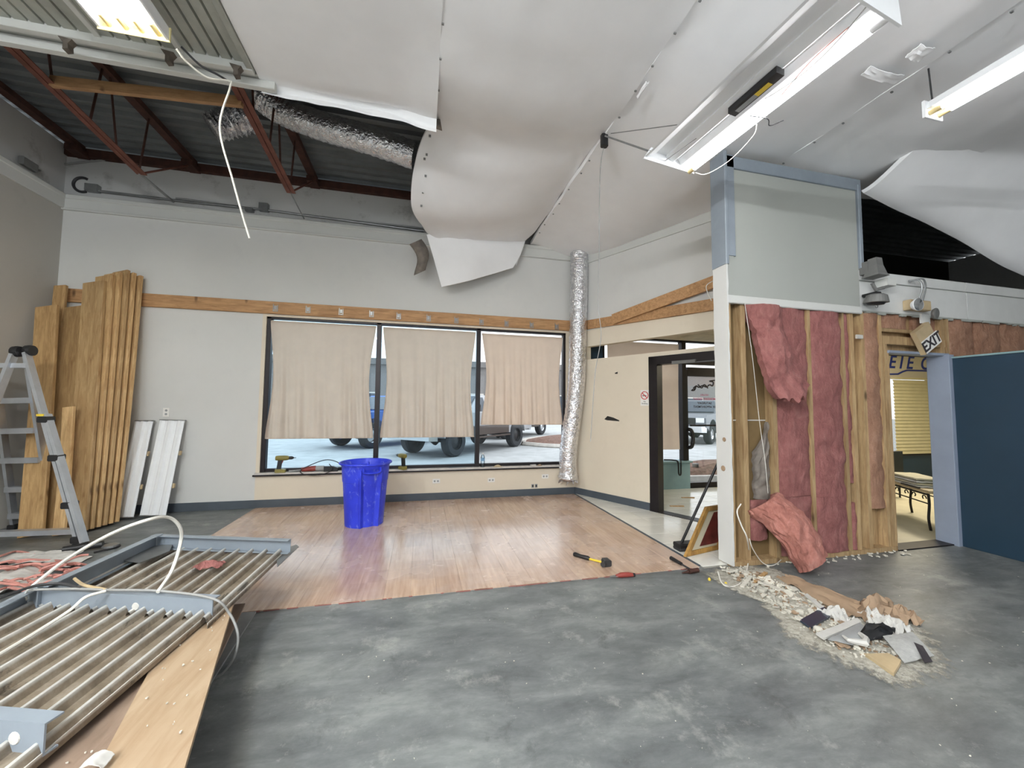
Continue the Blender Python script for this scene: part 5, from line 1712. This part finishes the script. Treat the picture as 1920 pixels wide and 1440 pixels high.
obj('printed_photo', MB().prism([p + Vector((0, 0, l)) for p, l in zip(c4, (-.012, -.018, -.045, -.04))], (0, 0, .003)), M['inkdark'], news)
for k in range(7):
    a_, b_ = onZ(1664 + 5.2 * k, 1211 + 4.6 * k, .02), onZ(1704 + 5 * k, 1205.5 + 4.4 * k, .02)
    zz = .056 - .0052 * k
    obj('printed_line', MB().bar(Vector((a_.x, a_.y, zz + .012)).lerp(Vector((b_.x, b_.y, zz + .012)), .1), Vector((a_.x, a_.y, zz + .012)).lerp(Vector((b_.x, b_.y, zz + .012)), .72), .008, .001), M['greyp'], news)
sheet_thing('plaster_board', ((1620, 1228), (1668, 1235), (1690, 1248), (1676, 1266)), 'tan', 'pale broken plasterboard piece at the near end of the rubble', 'plasterboard', .0, (.01, .03, .03, .01), 4, 4, .004, .018)
for k, (c0, lab, mt) in enumerate((((1568, 1160), 'crumpled white paper beside the navy tile', 'paper'), ((1640, 1165), 'crumpled white plastic behind the printed card', 'paper'), ((1672, 1178), 'crumpled pinkish white plastic above the newspaper', 'paper'), ((1690, 1158), 'crumpled brown scrap at the far right of the rubble', 'kraft'))):
    c = onZ(c0[0], c0[1], .02)
    def crum(u, v, c=c, k=k):
        return c + Vector(((u - .5) * (.15 + .04 * (k % 2)), (v - .5) * .15 + .02 * nz(u * 5, 1, k), .01 + .06 * math.sin(PI * u) * math.sin(PI * v) + .07 * nz(u * 5, v * 5, k * 3.1)))
    o = single('crumpled_paper', MB().grid(crum, 12, 12, (0, 0, .003), smooth=False), M[mt], lab, 'paper')
for k, (px, py, L, a, lab) in enumerate(((1400, 1090, .22, .5, 'white plaster sliver near the white cable loop'), (1448, 1100, .2, 2.2, 'white plaster sliver beside the start of the kraft strip'), (1475, 1110, .16, 2.4, 'white plaster sliver at the left edge of the kraft strip'), (1425, 1083, .25, .4, 'dark wooden sliver behind the white cable loop'))):
    p = onZ(px, py, .03)
    single('plaster_sliver', MB().bar(p - Vector((math.cos(a), math.sin(a), .1)) * L / 2, p + Vector((math.cos(a), math.sin(a), .1)) * L / 2, .03, .012), M['chips'] if k < 3 else M['lumber2'], lab, 'plaster' if k < 3 else 'wood')

# ================================================================== PILE IN THE LEFT FOREGROUND
# timber blocks carrying the boards
for (x0, x1, y, lab) in ((-2.3, -1.25, 2.75, 'far timber block under the pile of boards and ribbed panels'), (-2.4, -1.05, 1.75, 'near timber block under the pile of boards and ribbed panels')):
    single('timber_block', MB().bbox((x0, y - .07, 0), (x1, y + .07, .325), .006), M['lumber2'], lab, 'timber block')
ZB = .35
def flat_board(name, corners, z, th, mat, label, cat='board'):
    P = [onZ(px, py, z) for px, py in corners]
    return single(name, MB().prism([p - Vector((0, 0, th)) for p in P], (0, 0, th)), M[mat], label, cat)
def flat_xy(name, pts, z, th, mat, label, cat='board'):
    return single(name, MB().prism([Vector((x, y, z - th)) for x, y in pts], (0, 0, th)), M[mat], label, cat)
pa, pb = onZ(447, 1100, ZB), onZ(340, 1460, ZB)
dirB = (pb - pa).normalized(); sB = Vector((dirB.y, -dirB.x, 0))
if sB.x > 0: sB = -sB
pb = pb + dirB * .5
qa, qb = onZ(318, 1206, ZB), onZ(180, 1432, ZB)
w1 = .235
flat_xy('plywood_board', [(p.x, p.y) for p in (pa, pb, pb + sB * w1, pa + sB * w1)], ZB, .022, 'ply', 'light plywood board along the right edge of the pile, dusted with crumbs', 'board')
flat_xy('plywood_board', [(p.x, p.y) for p in (pa + sB * (w1 - .03) + dirB * .1, pb + sB * (w1 - .03), pb + sB * 1.3, pa + sB * 1.25 + dirB * .1)], ZB - .024, .02, 'plyd', 'dull brown board under the ribbed panels, left of the light plywood', 'board')
# lower metal strips below the board edge
for (c, z, m, lab) in ((((433, 1133), (460, 1131), (400, 1255), (385, 1240)), .22, 'plyd', 'dark board edge sticking out below the light plywood'), (((455, 1148), (480, 1146), (396, 1278), (386, 1270)), .12, 'steel', 'grey metal strip lying low beside the pile')):
    P = [onZ(px, py, z) for px, py in c]
    P[3] = P[3] + Vector((-.3, 0, 0)); P[0] = P[0] + Vector((-.3, 0, 0))
    single('metal_strip' if m == 'steel' else 'board', MB().prism([p - Vector((0, 0, .012)) for p in P], (0, 0, .012)), M[m], lab, 'strip' if m == 'steel' else 'board')
# crumbs on the plywood
mb = MB()
for i in range(150):
    p = pa.lerp(pb, rng.uniform(.05, .95)) + sB * rng.uniform(.02, .7); p.z = ZB + (.001 if (p - pa).dot(sB) < w1 - .03 else -.022)
    shard(mb, p, rng.uniform(.002, .007), .004)
obj('plaster_crumbs', mb, M['chips'], kind='stuff', label='white plaster crumbs sprinkled on the plywood boards', category='crumbs')

# corrugated panels, each with channel ends
def corrugated(x0a, x1a, y0, x0b, x1b, y1, z0, z1, n, label, ka=0.0, kb=0.0):
    """ribbed sheet from near edge (y0) to far edge (y1)"""
    t = thing('ribbed_panel', label, 'metal panel', ((x0a + x1a) / 2, (y0 + y1) / 2, z0), 'removed ribbed panels')
    prof = []
    for i in range(n):
        for a, h in ((0, 0), (.62, 0), (.68, .020), (.73, .031), (.79, .034), (.85, .031), (.90, .020)):
            prof.append(((i + a) / n, h))
    prof.append((1.0, 0.0))
    NV = 10
    vs, fs = [], []
    for j in range(NV + 1):
        v = j / NV
        for u, h in prof:
            x = (x0a + (x1a - x0a) * u) * (1 - v) + (x0b + (x1b - x0b) * u) * v
            vs.append((x, y0 + (y1 - y0) * v + (ka * (1 - v) + kb * v) * (1 - u), z0 + (z1 - z0) * v + h + .004 * nz(x * 2, v * 5, 0)))
    W = len(prof)
    for j in range(NV):
        for i in range(W - 1):
            fs.append((j * W + i, j * W + i + 1, (j + 1) * W + i + 1, (j + 1) * W + i))
    m = MB().add(vs, fs)
    m.add([Vector(v) - Vector((0, 0, .003)) for v in vs], [tuple(reversed(f)) for f in fs])
    obj('ribbed_sheet', m, M['corr'], t)
    m = MB().bar((x1a, y0, z0 - .012), (x1b, y1, z1 - .012), .004, .03); obj('side_lip', m, M['corr'], t)
    return t
def angle_iron(p0, p1, h, w, inward, name, mat, parent=None, label=None, cat='channel', holes=()):
    """L or Z profile channel from p0 to p1 (top edge), vertical web h, flanges w"""
    p0, p1 = Vector(p0), Vector(p1)
    d = (p1 - p0); iw = Vector(inward); dn = d.normalized(); iw = (iw - dn * iw.dot(dn)).normalized()
    z = Vector((0, 0, 1)); tk = .006
    prof = [(0, 0), (w, 0), (w, -tk), (tk, -tk), (tk, -h + tk), (-w * .0 + tk, -h + tk), (w * .8, -h + tk), (w * .8, -h), (0, -h)]
    m = MB().prism([p0 + iw * a + z * b for a, b in prof], d)
    if parent is not None:
        o = obj(name, m, M[mat], parent)
    else:
        o = single(name, m, M[mat], label, cat)
    for f in holes:
        q = p0.lerp(p1, f) - z * h * .5
        obj('bolt_hole', MB().lathe([(.02, 0), (.018, .003), (0, .003)], q - iw * .0005, -iw, 12, False), M['paper'], o) if parent is None else None
    return o
far0, far1 = onZ(292, 1001, .50), onZ(546, 1010, .48)
mid0, mid1 = onZ(48, 1104, .48), onZ(399, 1124, .47)
tA = corrugated(-2.02, -1.02, mid1.y - .05, -1.97, -.97, far1.y + .12, .375, .375, 10, 'far ribbed steel panel of the pile, framed by grey channels', .34, .3)
tB = corrugated(-2.16, -1.20, .7, -2.07, -1.05, mid1.y + .08, .385, .385, 10, 'near ribbed steel panel of the pile with dark stains', 0, .38)
angle_iron(far0, far1, .10, .045, (0, -.3, 0), 'steel_channel', 'greyblue', None, 'grey blue channel across the far end of the pile', holes=(.62,))
angle_iron(mid0, mid1, .115, .05, (0, .3, 0), 'steel_channel', 'greyblue', None, 'grey blue channel across the middle of the pile', holes=(.6,))
angle_iron(onZ(292, 1001, .505), onZ(70, 1100, .505), .11, .05, (.3, 0, 0), 'steel_channel', 'greyblue', None, 'long grey blue channel along the left side of the pile', holes=(.35, .62))
angle_iron(onZ(50, 1106, .48), onZ(-90, 1175, .48), .12, .05, (.3, 0, 0), 'steel_channel', 'greyblue', None, 'short grey blue channel at the left edge of the pile', holes=())
n0, n1 = onZ(84, 1357, .475), onZ(-60, 1345, .475)
angle_iron(n1, n0, .10, .05, (0, .3, 0), 'steel_channel', 'greyblue', None, 'grey blue channel at the near end of the pile with a round hole', holes=(.63,))
# scrap metal corner under the far end
P = [onZ(px, py, .36) for px, py in ((480, 1050), (556, 1022), (560, 1026), (520, 1064), (519, 1052), (490, 1064))]
single('metal_scrap', MB().prism([p + Vector((0, 0, 0)) for p in P], (0, 0, .006)), M['steel'], 'torn metal corner jutting out at the far end of the pile', 'scrap')
P = [onZ(px, py, .42) for px, py in ((215, 1050), (240, 1036), (325, 1018), (318, 1034), (262, 1056))]
single('metal_scrap', MB().prism(P, (0, 0, .005)), M['steel'], 'dark metal sheet scrap beside the left channel of the pile', 'scrap')
q = onZ(392, 1060, .42)
single('insulation_scrap', MB().grid(lambda u, v: q + Vector(((u - .5) * .16, (v - .5) * .08, .03 * math.sin(PI * u) * math.sin(PI * v) + .02 * nz(u * 5, v * 5, 0))), 10, 8, (0, 0, -.003)), M['batt'], 'small pink insulation scrap on the far ribbed panel', 'scrap')
q = onZ(178, 1432, ZB + .02)
single('paper_scrap', MB().grid(lambda u, v: q + Vector(((u - .5) * .07, (v - .5) * .05, .02 * math.sin(PI * u) + .01 * nz(u * 4, v * 4, 3))), 8, 6, (0, 0, -.003)), M['paper'], 'white paper scrap at the near edge of the pile', 'scrap')
# cables over the pile
cable('loose_cable', [onZ(52, 1106, .50), onZ(120, 1052, .62), onZ(200, 1005, .76), onZ(270, 977, .84), onZ(315, 970, .82), onZ(338, 990, .74), onZ(338, 1020, .64), onZ(322, 1070, .54), onZ(296, 1110, .49)], .009, 'wirew', 'thick white cable arching high over the pile of panels', 10)
cable('loose_cable', [onZ(52, 1106, .50), onZ(140, 1104, .50), onZ(200, 1106, .50), onZ(300, 1108, .49), onZ(398, 1122, .485), onZ(430, 1150, .40), onZ(446, 1190, .30), onZ(440, 1230, .2), onZ(420, 1260, .1), onZ(402, 1272, .05)], .006, 'wireg', 'thin cable running along the middle channel and down beside the plywood', 8)
cable('loose_cable', [onZ(-40, 1250, .44), onZ(60, 1190, .44), onZ(130, 1145, .47), onZ(160, 1120, .50), onZ(198, 1108, .50)], .007, 'wirew', 'white cable lying diagonally over the near ribbed panel', 8)
cable('loose_cable', [onZ(198, 1106, .50), onZ(160, 1098, .5), onZ(146, 1090, .49), onZ(140, 1085, .49)], .008, 'tan', 'short tan cable end by the middle channel', 8)
cable('loose_cable', [onZ(52, 1106, .5), onZ(47, 1115, .47), onZ(50, 1122, .44), onZ(46, 1128, .42)], .005, 'wirew', 'short white cable tail hanging at the left end of the middle channel', 6)
cable('loose_cable', [onZ(-10, 1125, .52), onZ(60, 1100, .52), onZ(110, 1094, .51), onZ(152, 1104, .50)], .007, 'wired', 'dark flat cable crossing the left channel of the pile', 8)

# heap of faded red cord and white scraps on the floor at the left
mb = MB()
def heap_pt(px, py, z=0.0): return onZ(px, py, z)
for i in range(26):
    pts = []
    px, py = rng.uniform(-60, 125), rng.uniform(1046, 1108)
    a = rng.uniform(-.5, .5)
    for k in range(5):
        pts.append(heap_pt(px, py, .02 + .07 * rng.random()))
        px += 26 * math.cos(a) + rng.uniform(-8, 8); py += 6 * math.sin(a * 3) + rng.uniform(-5, 5); a += rng.uniform(-.8, .8)
    mb.tube(curve_pts(pts, 4), .010, 6)
o = obj('cord_heap', mb, M['pinkw'], kind='stuff', label='tangled heap of faded red cord on the floor left of the pile', category='cord')
for k, (px, py, w, lab) in enumerate(((30, 1052, .34, 'white plastic scrap at the far left of the red cord heap'), (85, 1050, .38, 'white plastic scrap at the far right of the red cord heap'), (20, 1085, .34, 'white plastic scrap under the middle of the red cord heap'), (115, 1058, .3, 'white plastic scrap beside the ladder foot and the red cord heap'), (55, 1102, .3, 'white plastic scrap at the near edge of the red cord heap'))):
    c = onZ(px, py, .0)
    single('plastic_scrap', MB().grid(lambda u, v: c + Vector(((u - .5) * w, (v - .5) * w * .8, .012 + .03 * math.sin(PI * u) + .025 * nz(u * 4, v * 4, k * 2.2))), 10, 8, (0, 0, -.003), smooth=False), M['paper'], lab, 'scrap')
c = onZ(165, 1034, 0)
t = thing('power_tool', 'small dark power tool with cord lying behind the left channel', 'power tool', c)
obj('motor_body', MB().tube([c + Vector((-.16, -.06, .05)), c + Vector((.0, 0, .055)), c + Vector((.1, .03, .055))], [.03, .036, .032], 12), M['black'], t)
obj('disc_guard', MB().lathe([(0, .0), (.065, 0), (.065, .02), (0, .022)], c + Vector((.15, .05, .02)), (0, 0, 1), 18, False), M['steel'], t)
obj('cord', MB().tube(curve_pts([c + Vector((-.16, -.06, .05)), c + Vector((-.24, .0, .03)), c + Vector((-.1, .12, .02)), c + Vector((.12, .14, .02)), c + Vector((.22, .05, .015)), c + Vector((.1, -.08, .012))], 6), .008, 6), M['black'], t)

# ================================================================== RIGHT ROOM
p0, p1 = Vector((6.12, 3.52, 0)), Vector((6.62, 4.37, 0))
ld = (p1 - p0).normalized(); wdv = Vector((ld.y, -ld.x, 0)) * .36
t = thing('iron_bench', 'low bench with scrolled wrought iron apron in the room beyond the doorway', 'bench', (p0 + p1) / 2)
top = [p0 - ld * .05 - wdv * .06, p1 + ld * .05 - wdv * .06, p1 + ld * .05 + wdv * 1.06, p0 - ld * .05 + wdv * 1.06]
obj('bench_top', MB().prism([q + Vector((0, 0, .46)) for q in top], (0, 0, .035)), M['tan'], t)
for q in (p0, p1, p0 + wdv, p1 + wdv):
    obj('leg', MB().tube(curve_pts([q + Vector((0, 0, .46)), q + Vector((.01, 0, .32)), q + Vector((-.012, 0, .15)), q + Vector((.015, 0, 0))], 5), .014, 8), M['ironblk'], t)
L = (p1 - p0).length
for side in (Vector((0, 0, 0)), wdv):
    mb = MB().tube([p0 + side + Vector((0, 0, .44)), p1 + side + Vector((0, 0, .44))], .012, 6)
    mb.tube([p0 + side + Vector((0, 0, .33)), p1 + side + Vector((0, 0, .33))], .008, 6)
    obj('apron_rail', mb, M['ironblk'], t)
    for k in range(6):
        c = p0 + side + ld * (L * (k + .5) / 6) + Vector((0, 0, .385))
        s = 1 if k % 2 else -1
        sp = [c + ld * s * (.05 - .007 * j) * math.cos(j * .7) + Vector((0, 0, (.05 - .007 * j) * math.sin(j * .7))) for j in range(7)]
        obj('scroll', MB().tube(sp, .007, 6), M['ironblk'], t)
bc = (p0 + p1) / 2 + wdv * .35
t = thing('folded_cover', 'stack of pale folded covers on the iron bench', 'cover', bc + Vector((0, 0, .5)))
for k in range(4):
    z = .497 + k * .028
    e = .30 - .02 * k
    q = [bc + ld * a * (e + .04) + wdv * b for a, b in ((-1, -.42 + .03 * k), (1, -.40), (1, .5), (-1, .5))]
    m = MB().grid(lambda u, v: q[0].lerp(q[1], u).lerp(q[3].lerp(q[2], u), v) + Vector((0, 0, z + .022 + .008 * nz(u * 4, v * 4, k))), 8, 6, (0, 0, -.02))
    obj('folded_layer', m, M['matb'] if k % 2 else M['paper'], t)
single('black_pad', MB().prism([bc + ld * a + wdv * b + Vector((0, 0, .497)) for a, b in ((-.42, -.5), (-.1, -.52), (-.1, -.44), (-.42, -.44))], (0, 0, .02)), M['black'], 'dark strap at the front edge of the bench under the covers', 'strap')
c = onY(1681, 850, 4.9)
t = thing('office_chair', 'black office chair beside the bench seen past the doorway studs', 'chair', (c.x, 4.9, 0))
obj('backrest', MB().bbox((c.x - .24, 4.86, .42), (c.x + .1, 4.94, onY(1685, 846, 4.9).z), .03), M['black'], t)
obj('seat', MB().bbox((c.x - .26, 4.9, .40), (c.x + .12, 5.3, .47), .03), M['black'], t)
for dx, dy in ((-.22, 4.93), (.08, 4.93), (-.22, 5.26), (.08, 5.26)):
    obj('leg', MB().tube([(c.x + dx, dy, .41), (c.x + dx, dy, 0)], .015, 6), M['black'], t)
# window with blinds in the right room
w3 = struct('window_3')
obj('window_frame', MB().bbox((9.85, 6.22, .50), (12.05, 6.26, .56), .004), M['bronze'], w3)
obj('mullion', MB().bbox((10.98, 6.2, .5), (11.05, 6.28, 2.2), .004), M['slat'], w3)
obj('glass_pane', MB().box((9.9, 6.36, .52), (12.05, 6.366, 2.18)), M['glass'], w3)
mbv = MB()
z = .58
while z < 2.16:
    mbv.prism([(9.9, 6.20, z + .045), (9.9, 6.175, z - .034), (9.9, 6.177, z - .036), (9.9, 6.203, z + .044)], (1.06, 0, 0)); z += .072
t = thing('venetian_blind', 'yellowish venetian blind at the window of the room beyond the doorway', 'blind', (10.4, 6.2, 2.18))
obj('slats', mbv, M['slat'], t, kind='stuff')
obj('head_rail', MB().bbox((9.9, 6.16, 2.15), (10.97, 6.23, 2.19), .005), M['slat'], t)
mbv = MB(); z = .58
while z < 2.16:
    mbv.prism([(11.07, 6.20, z + .045), (11.07, 6.175, z - .034), (11.07, 6.177, z - .036), (11.07, 6.203, z + .044)], (.95, 0, 0)); z += .072
t = thing('venetian_blind', 'right venetian blind beside the pale blue jamb of the doorway', 'blind', (11.5, 6.2, 2.18))
obj('slats', mbv, M['slat'], t, kind='stuff')
text('wall_lettering', 'E I E  O I', .40, M['inkblue'], (10.62, 6.255, 2.52), (1, 0, 0), (0, 0, 1), signwall, .003, .3, bold=.006)
obj('wall_stripe', MB().tube([(9.9, 6.255, 2.26), (10.15, 6.255, 2.27), (10.3, 6.255, 2.33), (10.42, 6.255, 2.36), (12.0, 6.255, 2.38)], .018, 6), M['inkblue'], signwall)

# ================================================================== OUTSIDE
gz = -.1
struct('parking_lot', MB().box((-60, 6.48, gz - .2), (80, 90, gz)), M['asphalt'])
# planted islands
def island(pts, name, label):
    t = thing(name, label, 'planting bed', (sum(p[0] for p in pts) / len(pts), sum(p[1] for p in pts) / len(pts), gz))
    P = curve_pts([Vector((x, y, 0)) for x, y in pts] + [Vector((*pts[0], 0))], 6)
    obj('curb', MB().tube([(p.x, p.y, gz + .05) for p in P], .11, 6, False), M['curb'], t)
    c = Vector((t['_base'][0], t['_base'][1], 0))
    n = len(P)
    vs, fs = [], []
    for f, z in ((1, .08), (.75, .22), (.4, .32)):
        for p in P:
            q = c.lerp(p, f); vs.append((q.x, q.y, gz + z + .05 * nz(q.x, q.y, 0, 2.4)))
    for k in range(2):
        for i in range(n - 1):
            fs.append((k * n + i, k * n + i + 1, (k + 1) * n + i + 1, (k + 1) * n + i))
    fs.append(tuple(2 * n + i for i in range(n)))
    obj('mulch', MB().add(vs, fs), M['mulch'], t)
island([(4.1, 15.3), (4.9, 14.3), (6.2, 13.8), (8.0, 13.8), (9.8, 14.8), (9.8, 17.5), (8.6, 19.0), (6.4, 18.4), (4.7, 17.0)], 'planting_bed', 'mulched island with pale curb behind the parked truck')
island([(4.9, 7.3), (6.2, 7.15), (9.0, 7.2), (10.8, 7.6), (10.8, 8.4), (9.0, 8.7), (6.2, 8.6), (5.0, 8.3)], 'planting_bed', 'mulched strip just outside the glass entry door')
p = onY(1304, 872, 7.6)
single('pipe_marker', MB().lathe([(0, 0), (.05, 0), (.05, .22), (.07, .22), (.07, .28), (0, .29)], (p.x, 7.6, gz + .05), (0, 0, 1), 12), M['hornm'], 'short grey pipe standing in the mulch outside the entry door', 'pipe')

def tapered_box(lo, hi, z0, z1, in0, in1, iny):
    (x0, y0), (x1, y1) = lo, hi
    return [(x0, y0, z0), (x1, y0, z0), (x1, y1, z0), (x0, y1, z0), (x0 + in0, y0 + iny, z1), (x1 - in1, y0 + iny, z1), (x1 - in1, y1 - iny, z1), (x0 + in0, y1 - iny, z1)]
def truck(fl_wheel, heading, paint, label, lower='carbrown', rr=.47, wb=3.7, ln=5.9, suv=False):
    """pickup placed by its front left wheel"""
    hd = Vector((math.cos(heading), math.sin(heading), 0)); lf = Vector((-hd.y, hd.x, 0))
    W = 1.02
    o = Vector((fl_wheel[0], fl_wheel[1], gz)) - lf * .86
    t = thing('parked_suv' if suv else 'pickup_truck', label, 'suv' if suv else 'truck', o - hd * wb / 2, 'vehicles in the parking lot')
    def V(a, b, c): return o + hd * a + lf * b + Vector((0, 0, c))
    zf = .66                                                     # sill height of a raised body
    fx, rx = .95, -wb - 1.15
    prof = [(fx, zf + .1), (fx + .04, zf + .5), (fx - .1, zf + .62), (-.75, zf + .70), (rx + .02, zf + .66), (rx, zf + .05)]
    def arch(cx):
        return [(cx + .56 * math.cos(a), zf - .06 + .50 * math.sin(a)) for a in [PI * k / 8 for k in range(8, -1, -1)]]
    pf = prof + [(-wb - .6, zf)] + arch(-wb)[0:] + [(-.6, zf)] + arch(0) + [(.62, zf)]
    body = MB().prism([V(a, -W, c) for a, c in pf], lf * 2 * W)
    obj('body', body, M[paint], t)
    c0, c1 = (rx + .1, -.55) if suv else (-2.75, -.55)
    obj('cab', MB().add([V(*q) for q in tapered_box((c0, -W + .03), (c1, W - .03), zf + .66, zf + 1.30, .12 if not suv else .25, .75, .2)], MB.BOX), M[paint], t)
    obj('windshield', MB().prism([V(c1 - .06, -W + .12, zf + .74), V(c1 - .06, W - .12, zf + .74), V(c1 - .66, W - .24, zf + 1.24), V(c1 - .66, -W + .24, zf + 1.24)], hd * .02 + Vector((0, 0, .02))), M['carglass'], t)
    for s in (-1, 1):
        for a0, a1 in ((c0 + .25, (c0 + c1) / 2 - .08), ((c0 + c1) / 2 + .02, c1 - .62)):
            q = [V(a0, s * (W - .06), zf + .74), V(a1 + .15, s * (W - .06), zf + .74), V(a1 - .12, s * (W - .215), zf + 1.22), V(a0 + .05, s * (W - .215), zf + 1.22)]
            obj('side_window', MB().prism(q, lf * s * .02), M['carglass'], t)
        obj('headlight', MB().prism([V(fx + .02, s * .95, zf + .30), V(fx + .03, s * .62, zf + .30), V(fx + .03, s * .62, zf + .5), V(fx + .02, s * .95, zf + .5)], hd * .03), M['chrome'], t)
        obj('running_board', MB().prism([V(-.75, s * W, zf - .14), V(-wb + .75, s * W, zf - .14), V(-wb + .75, s * (W + .13), zf - .14), V(-.75, s * (W + .13), zf - .14)], (0, 0, .05)), M[lower], t)
        obj('lower_door', MB().prism([V(-.68, s * W, zf - .05), V(-wb + .68, s * W, zf - .05), V(-wb + .68, s * W, zf + .26), V(-.68, s * W, zf + .26)], lf * s * .02), M[lower], t)
        obj('mirror', MB().bbox(V(-.85, s * (W + .15), zf + .75) - Vector((.09, .09, .0)), V(-.85, s * (W + .15), zf + .75) + Vector((.09, .09, .22)), .02), M['black'], t)
    obj('grille', MB().prism([V(fx + .03, -.58, zf + .22), V(fx + .03, .58, zf + .22), V(fx + .03, .58, zf + .5), V(fx + .03, -.58, zf + .5)], hd * .025), M['black'], t)
    obj('bumper', MB().prism([V(fx - .05, -W, zf - .12), V(fx + .16, -W + .15, zf - .12), V(fx + .16, W - .15, zf - .12), V(fx - .05, W, zf - .12)], (0, 0, .26)), M['chrome' if paint != 'carblue' else 'black'], t)
    obj('rear_bumper', MB().prism([V(rx - .12, -W + .1, zf - .05), V(rx + .05, -W + .1, zf - .05), V(rx + .05, W - .1, zf - .05), V(rx - .12, W - .1, zf - .05)], (0, 0, .2)), M['chrome'], t)
    for a in (0, -wb):
        obj('axle', MB().tube([V(a, -.7, rr), V(a, .7, rr)], .06, 8), M['black'], t)
        obj('differential', MB().tube([V(a - .15, .1, rr), V(a, .1, rr - .02), V(a + .15, .1, rr)], [.08, .15, .08], 10), M['black'], t)
        for s in (-1, 1):
            w = obj('tyre', MB().lathe([(.26, -.14), (rr - .05, -.15), (rr, -.10), (rr, .10), (rr - .05, .15), (.26, .14)], V(a, s * .86, rr), lf, 26, False), M['rubber'], t)
            obj('rim', MB().lathe([(.27, -.11), (.25, -.06), (.08, -.10), (0, -.10)] if s < 0 else [(.27, .11), (.25, .06), (.08, .10), (0, .10)], V(a, s * .86, rr), lf, 10, False), M['chrome'] if paint != 'carsilver' else M['black'], w)
    if not suv:
        obj('bed_rail', MB().prism([V(rx + .05, -W + .05, zf + .62), V(c0 + .02, -W + .05, zf + .62), V(c0 + .02, W - .05, zf + .62), V(rx + .05, W - .05, zf + .62)], (0, 0, .09)), M['black'], t)
    return t
HDG = math.radians(225.6)
truck((1.0, 12.2), HDG, 'carsilver', 'silver raised pickup nearest the shop window, behind the middle and right blinds')
truck((-1.78, 14.95), HDG, 'carblue', 'blue raised pickup behind the left blind and the first mullion')
truck((4.0, 18.3), HDG, 'carbrown', 'dark brown truck further back beyond the mulched island')
truck((12.45, 14.7), math.radians(214), 'cargrey', 'grey vehicle with pale wheels seen through the entry door', suv=True, lower='cargrey', rr=.44)
# far building and trees
t = thing('far_building', 'long low grey building across the parking lot', 'building', (0, 60, gz))
obj('building_body', MB().box((-40, 60, gz), (60, 75, 7.5)), M['bldg'], t)
obj('parapet', MB().box((-40.5, 59.6, 7.5), (60.5, 75, 8.4)), M['bldg'], t)
for k in range(12):
    x = -36 + k * 8
    wv = obj('shop_window', MB().bbox((x, 59.85, .6), (x + 5.5, 60.0, 3.4), .05), M['curb'], t)
    obj('pane', MB().box((x + .2, 59.8, .8), (x + 5.3, 59.86, 3.2)), M['carglass'], wv)
def tree(x, y, h, label):
    t = thing('tree', label, 'tree', (x, y, gz))
    obj('trunk', MB().tube([(x, y, gz), (x + .1, y, h * .5), (x, y + .1, h * .8)], [.22, .15, .05], 8), M['barkm'], t)
    mb = MB()
    for i in range(900):
        a, b, r_ = rng.uniform(0, 2 * PI), rng.uniform(-1, 1), rng.random() ** .4
        s = math.sqrt(1 - b * b)
        p = Vector((x + 1.9 * r_ * s * math.cos(a), y + 1.9 * r_ * s * math.sin(a), h * .62 + h * .38 * r_ * b))
        d1 = Vector((rng.uniform(-1, 1), rng.uniform(-1, 1), rng.uniform(-1, 1))).normalized() * .22
        d2 = d1.cross(Vector((rng.uniform(-1, 1), rng.uniform(-1, 1), 1))).normalized() * .12
        mb.add([p - d1, p + d2, p + d1, p - d2], [(0, 1, 2, 3)])
    obj('foliage', mb, M['leafm'], t, kind='stuff')
tree(-13.0, 27, 6.2, 'dark green tree beyond the left edge of the shop window')
tree(-17.5, 34, 7.0, 'dark green tree standing behind the tree at the left edge')
print('objects', len(bpy.data.objects), 'tris', sum(len(p.vertices) - 2 for m in bpy.data.meshes for p in m.polygons))
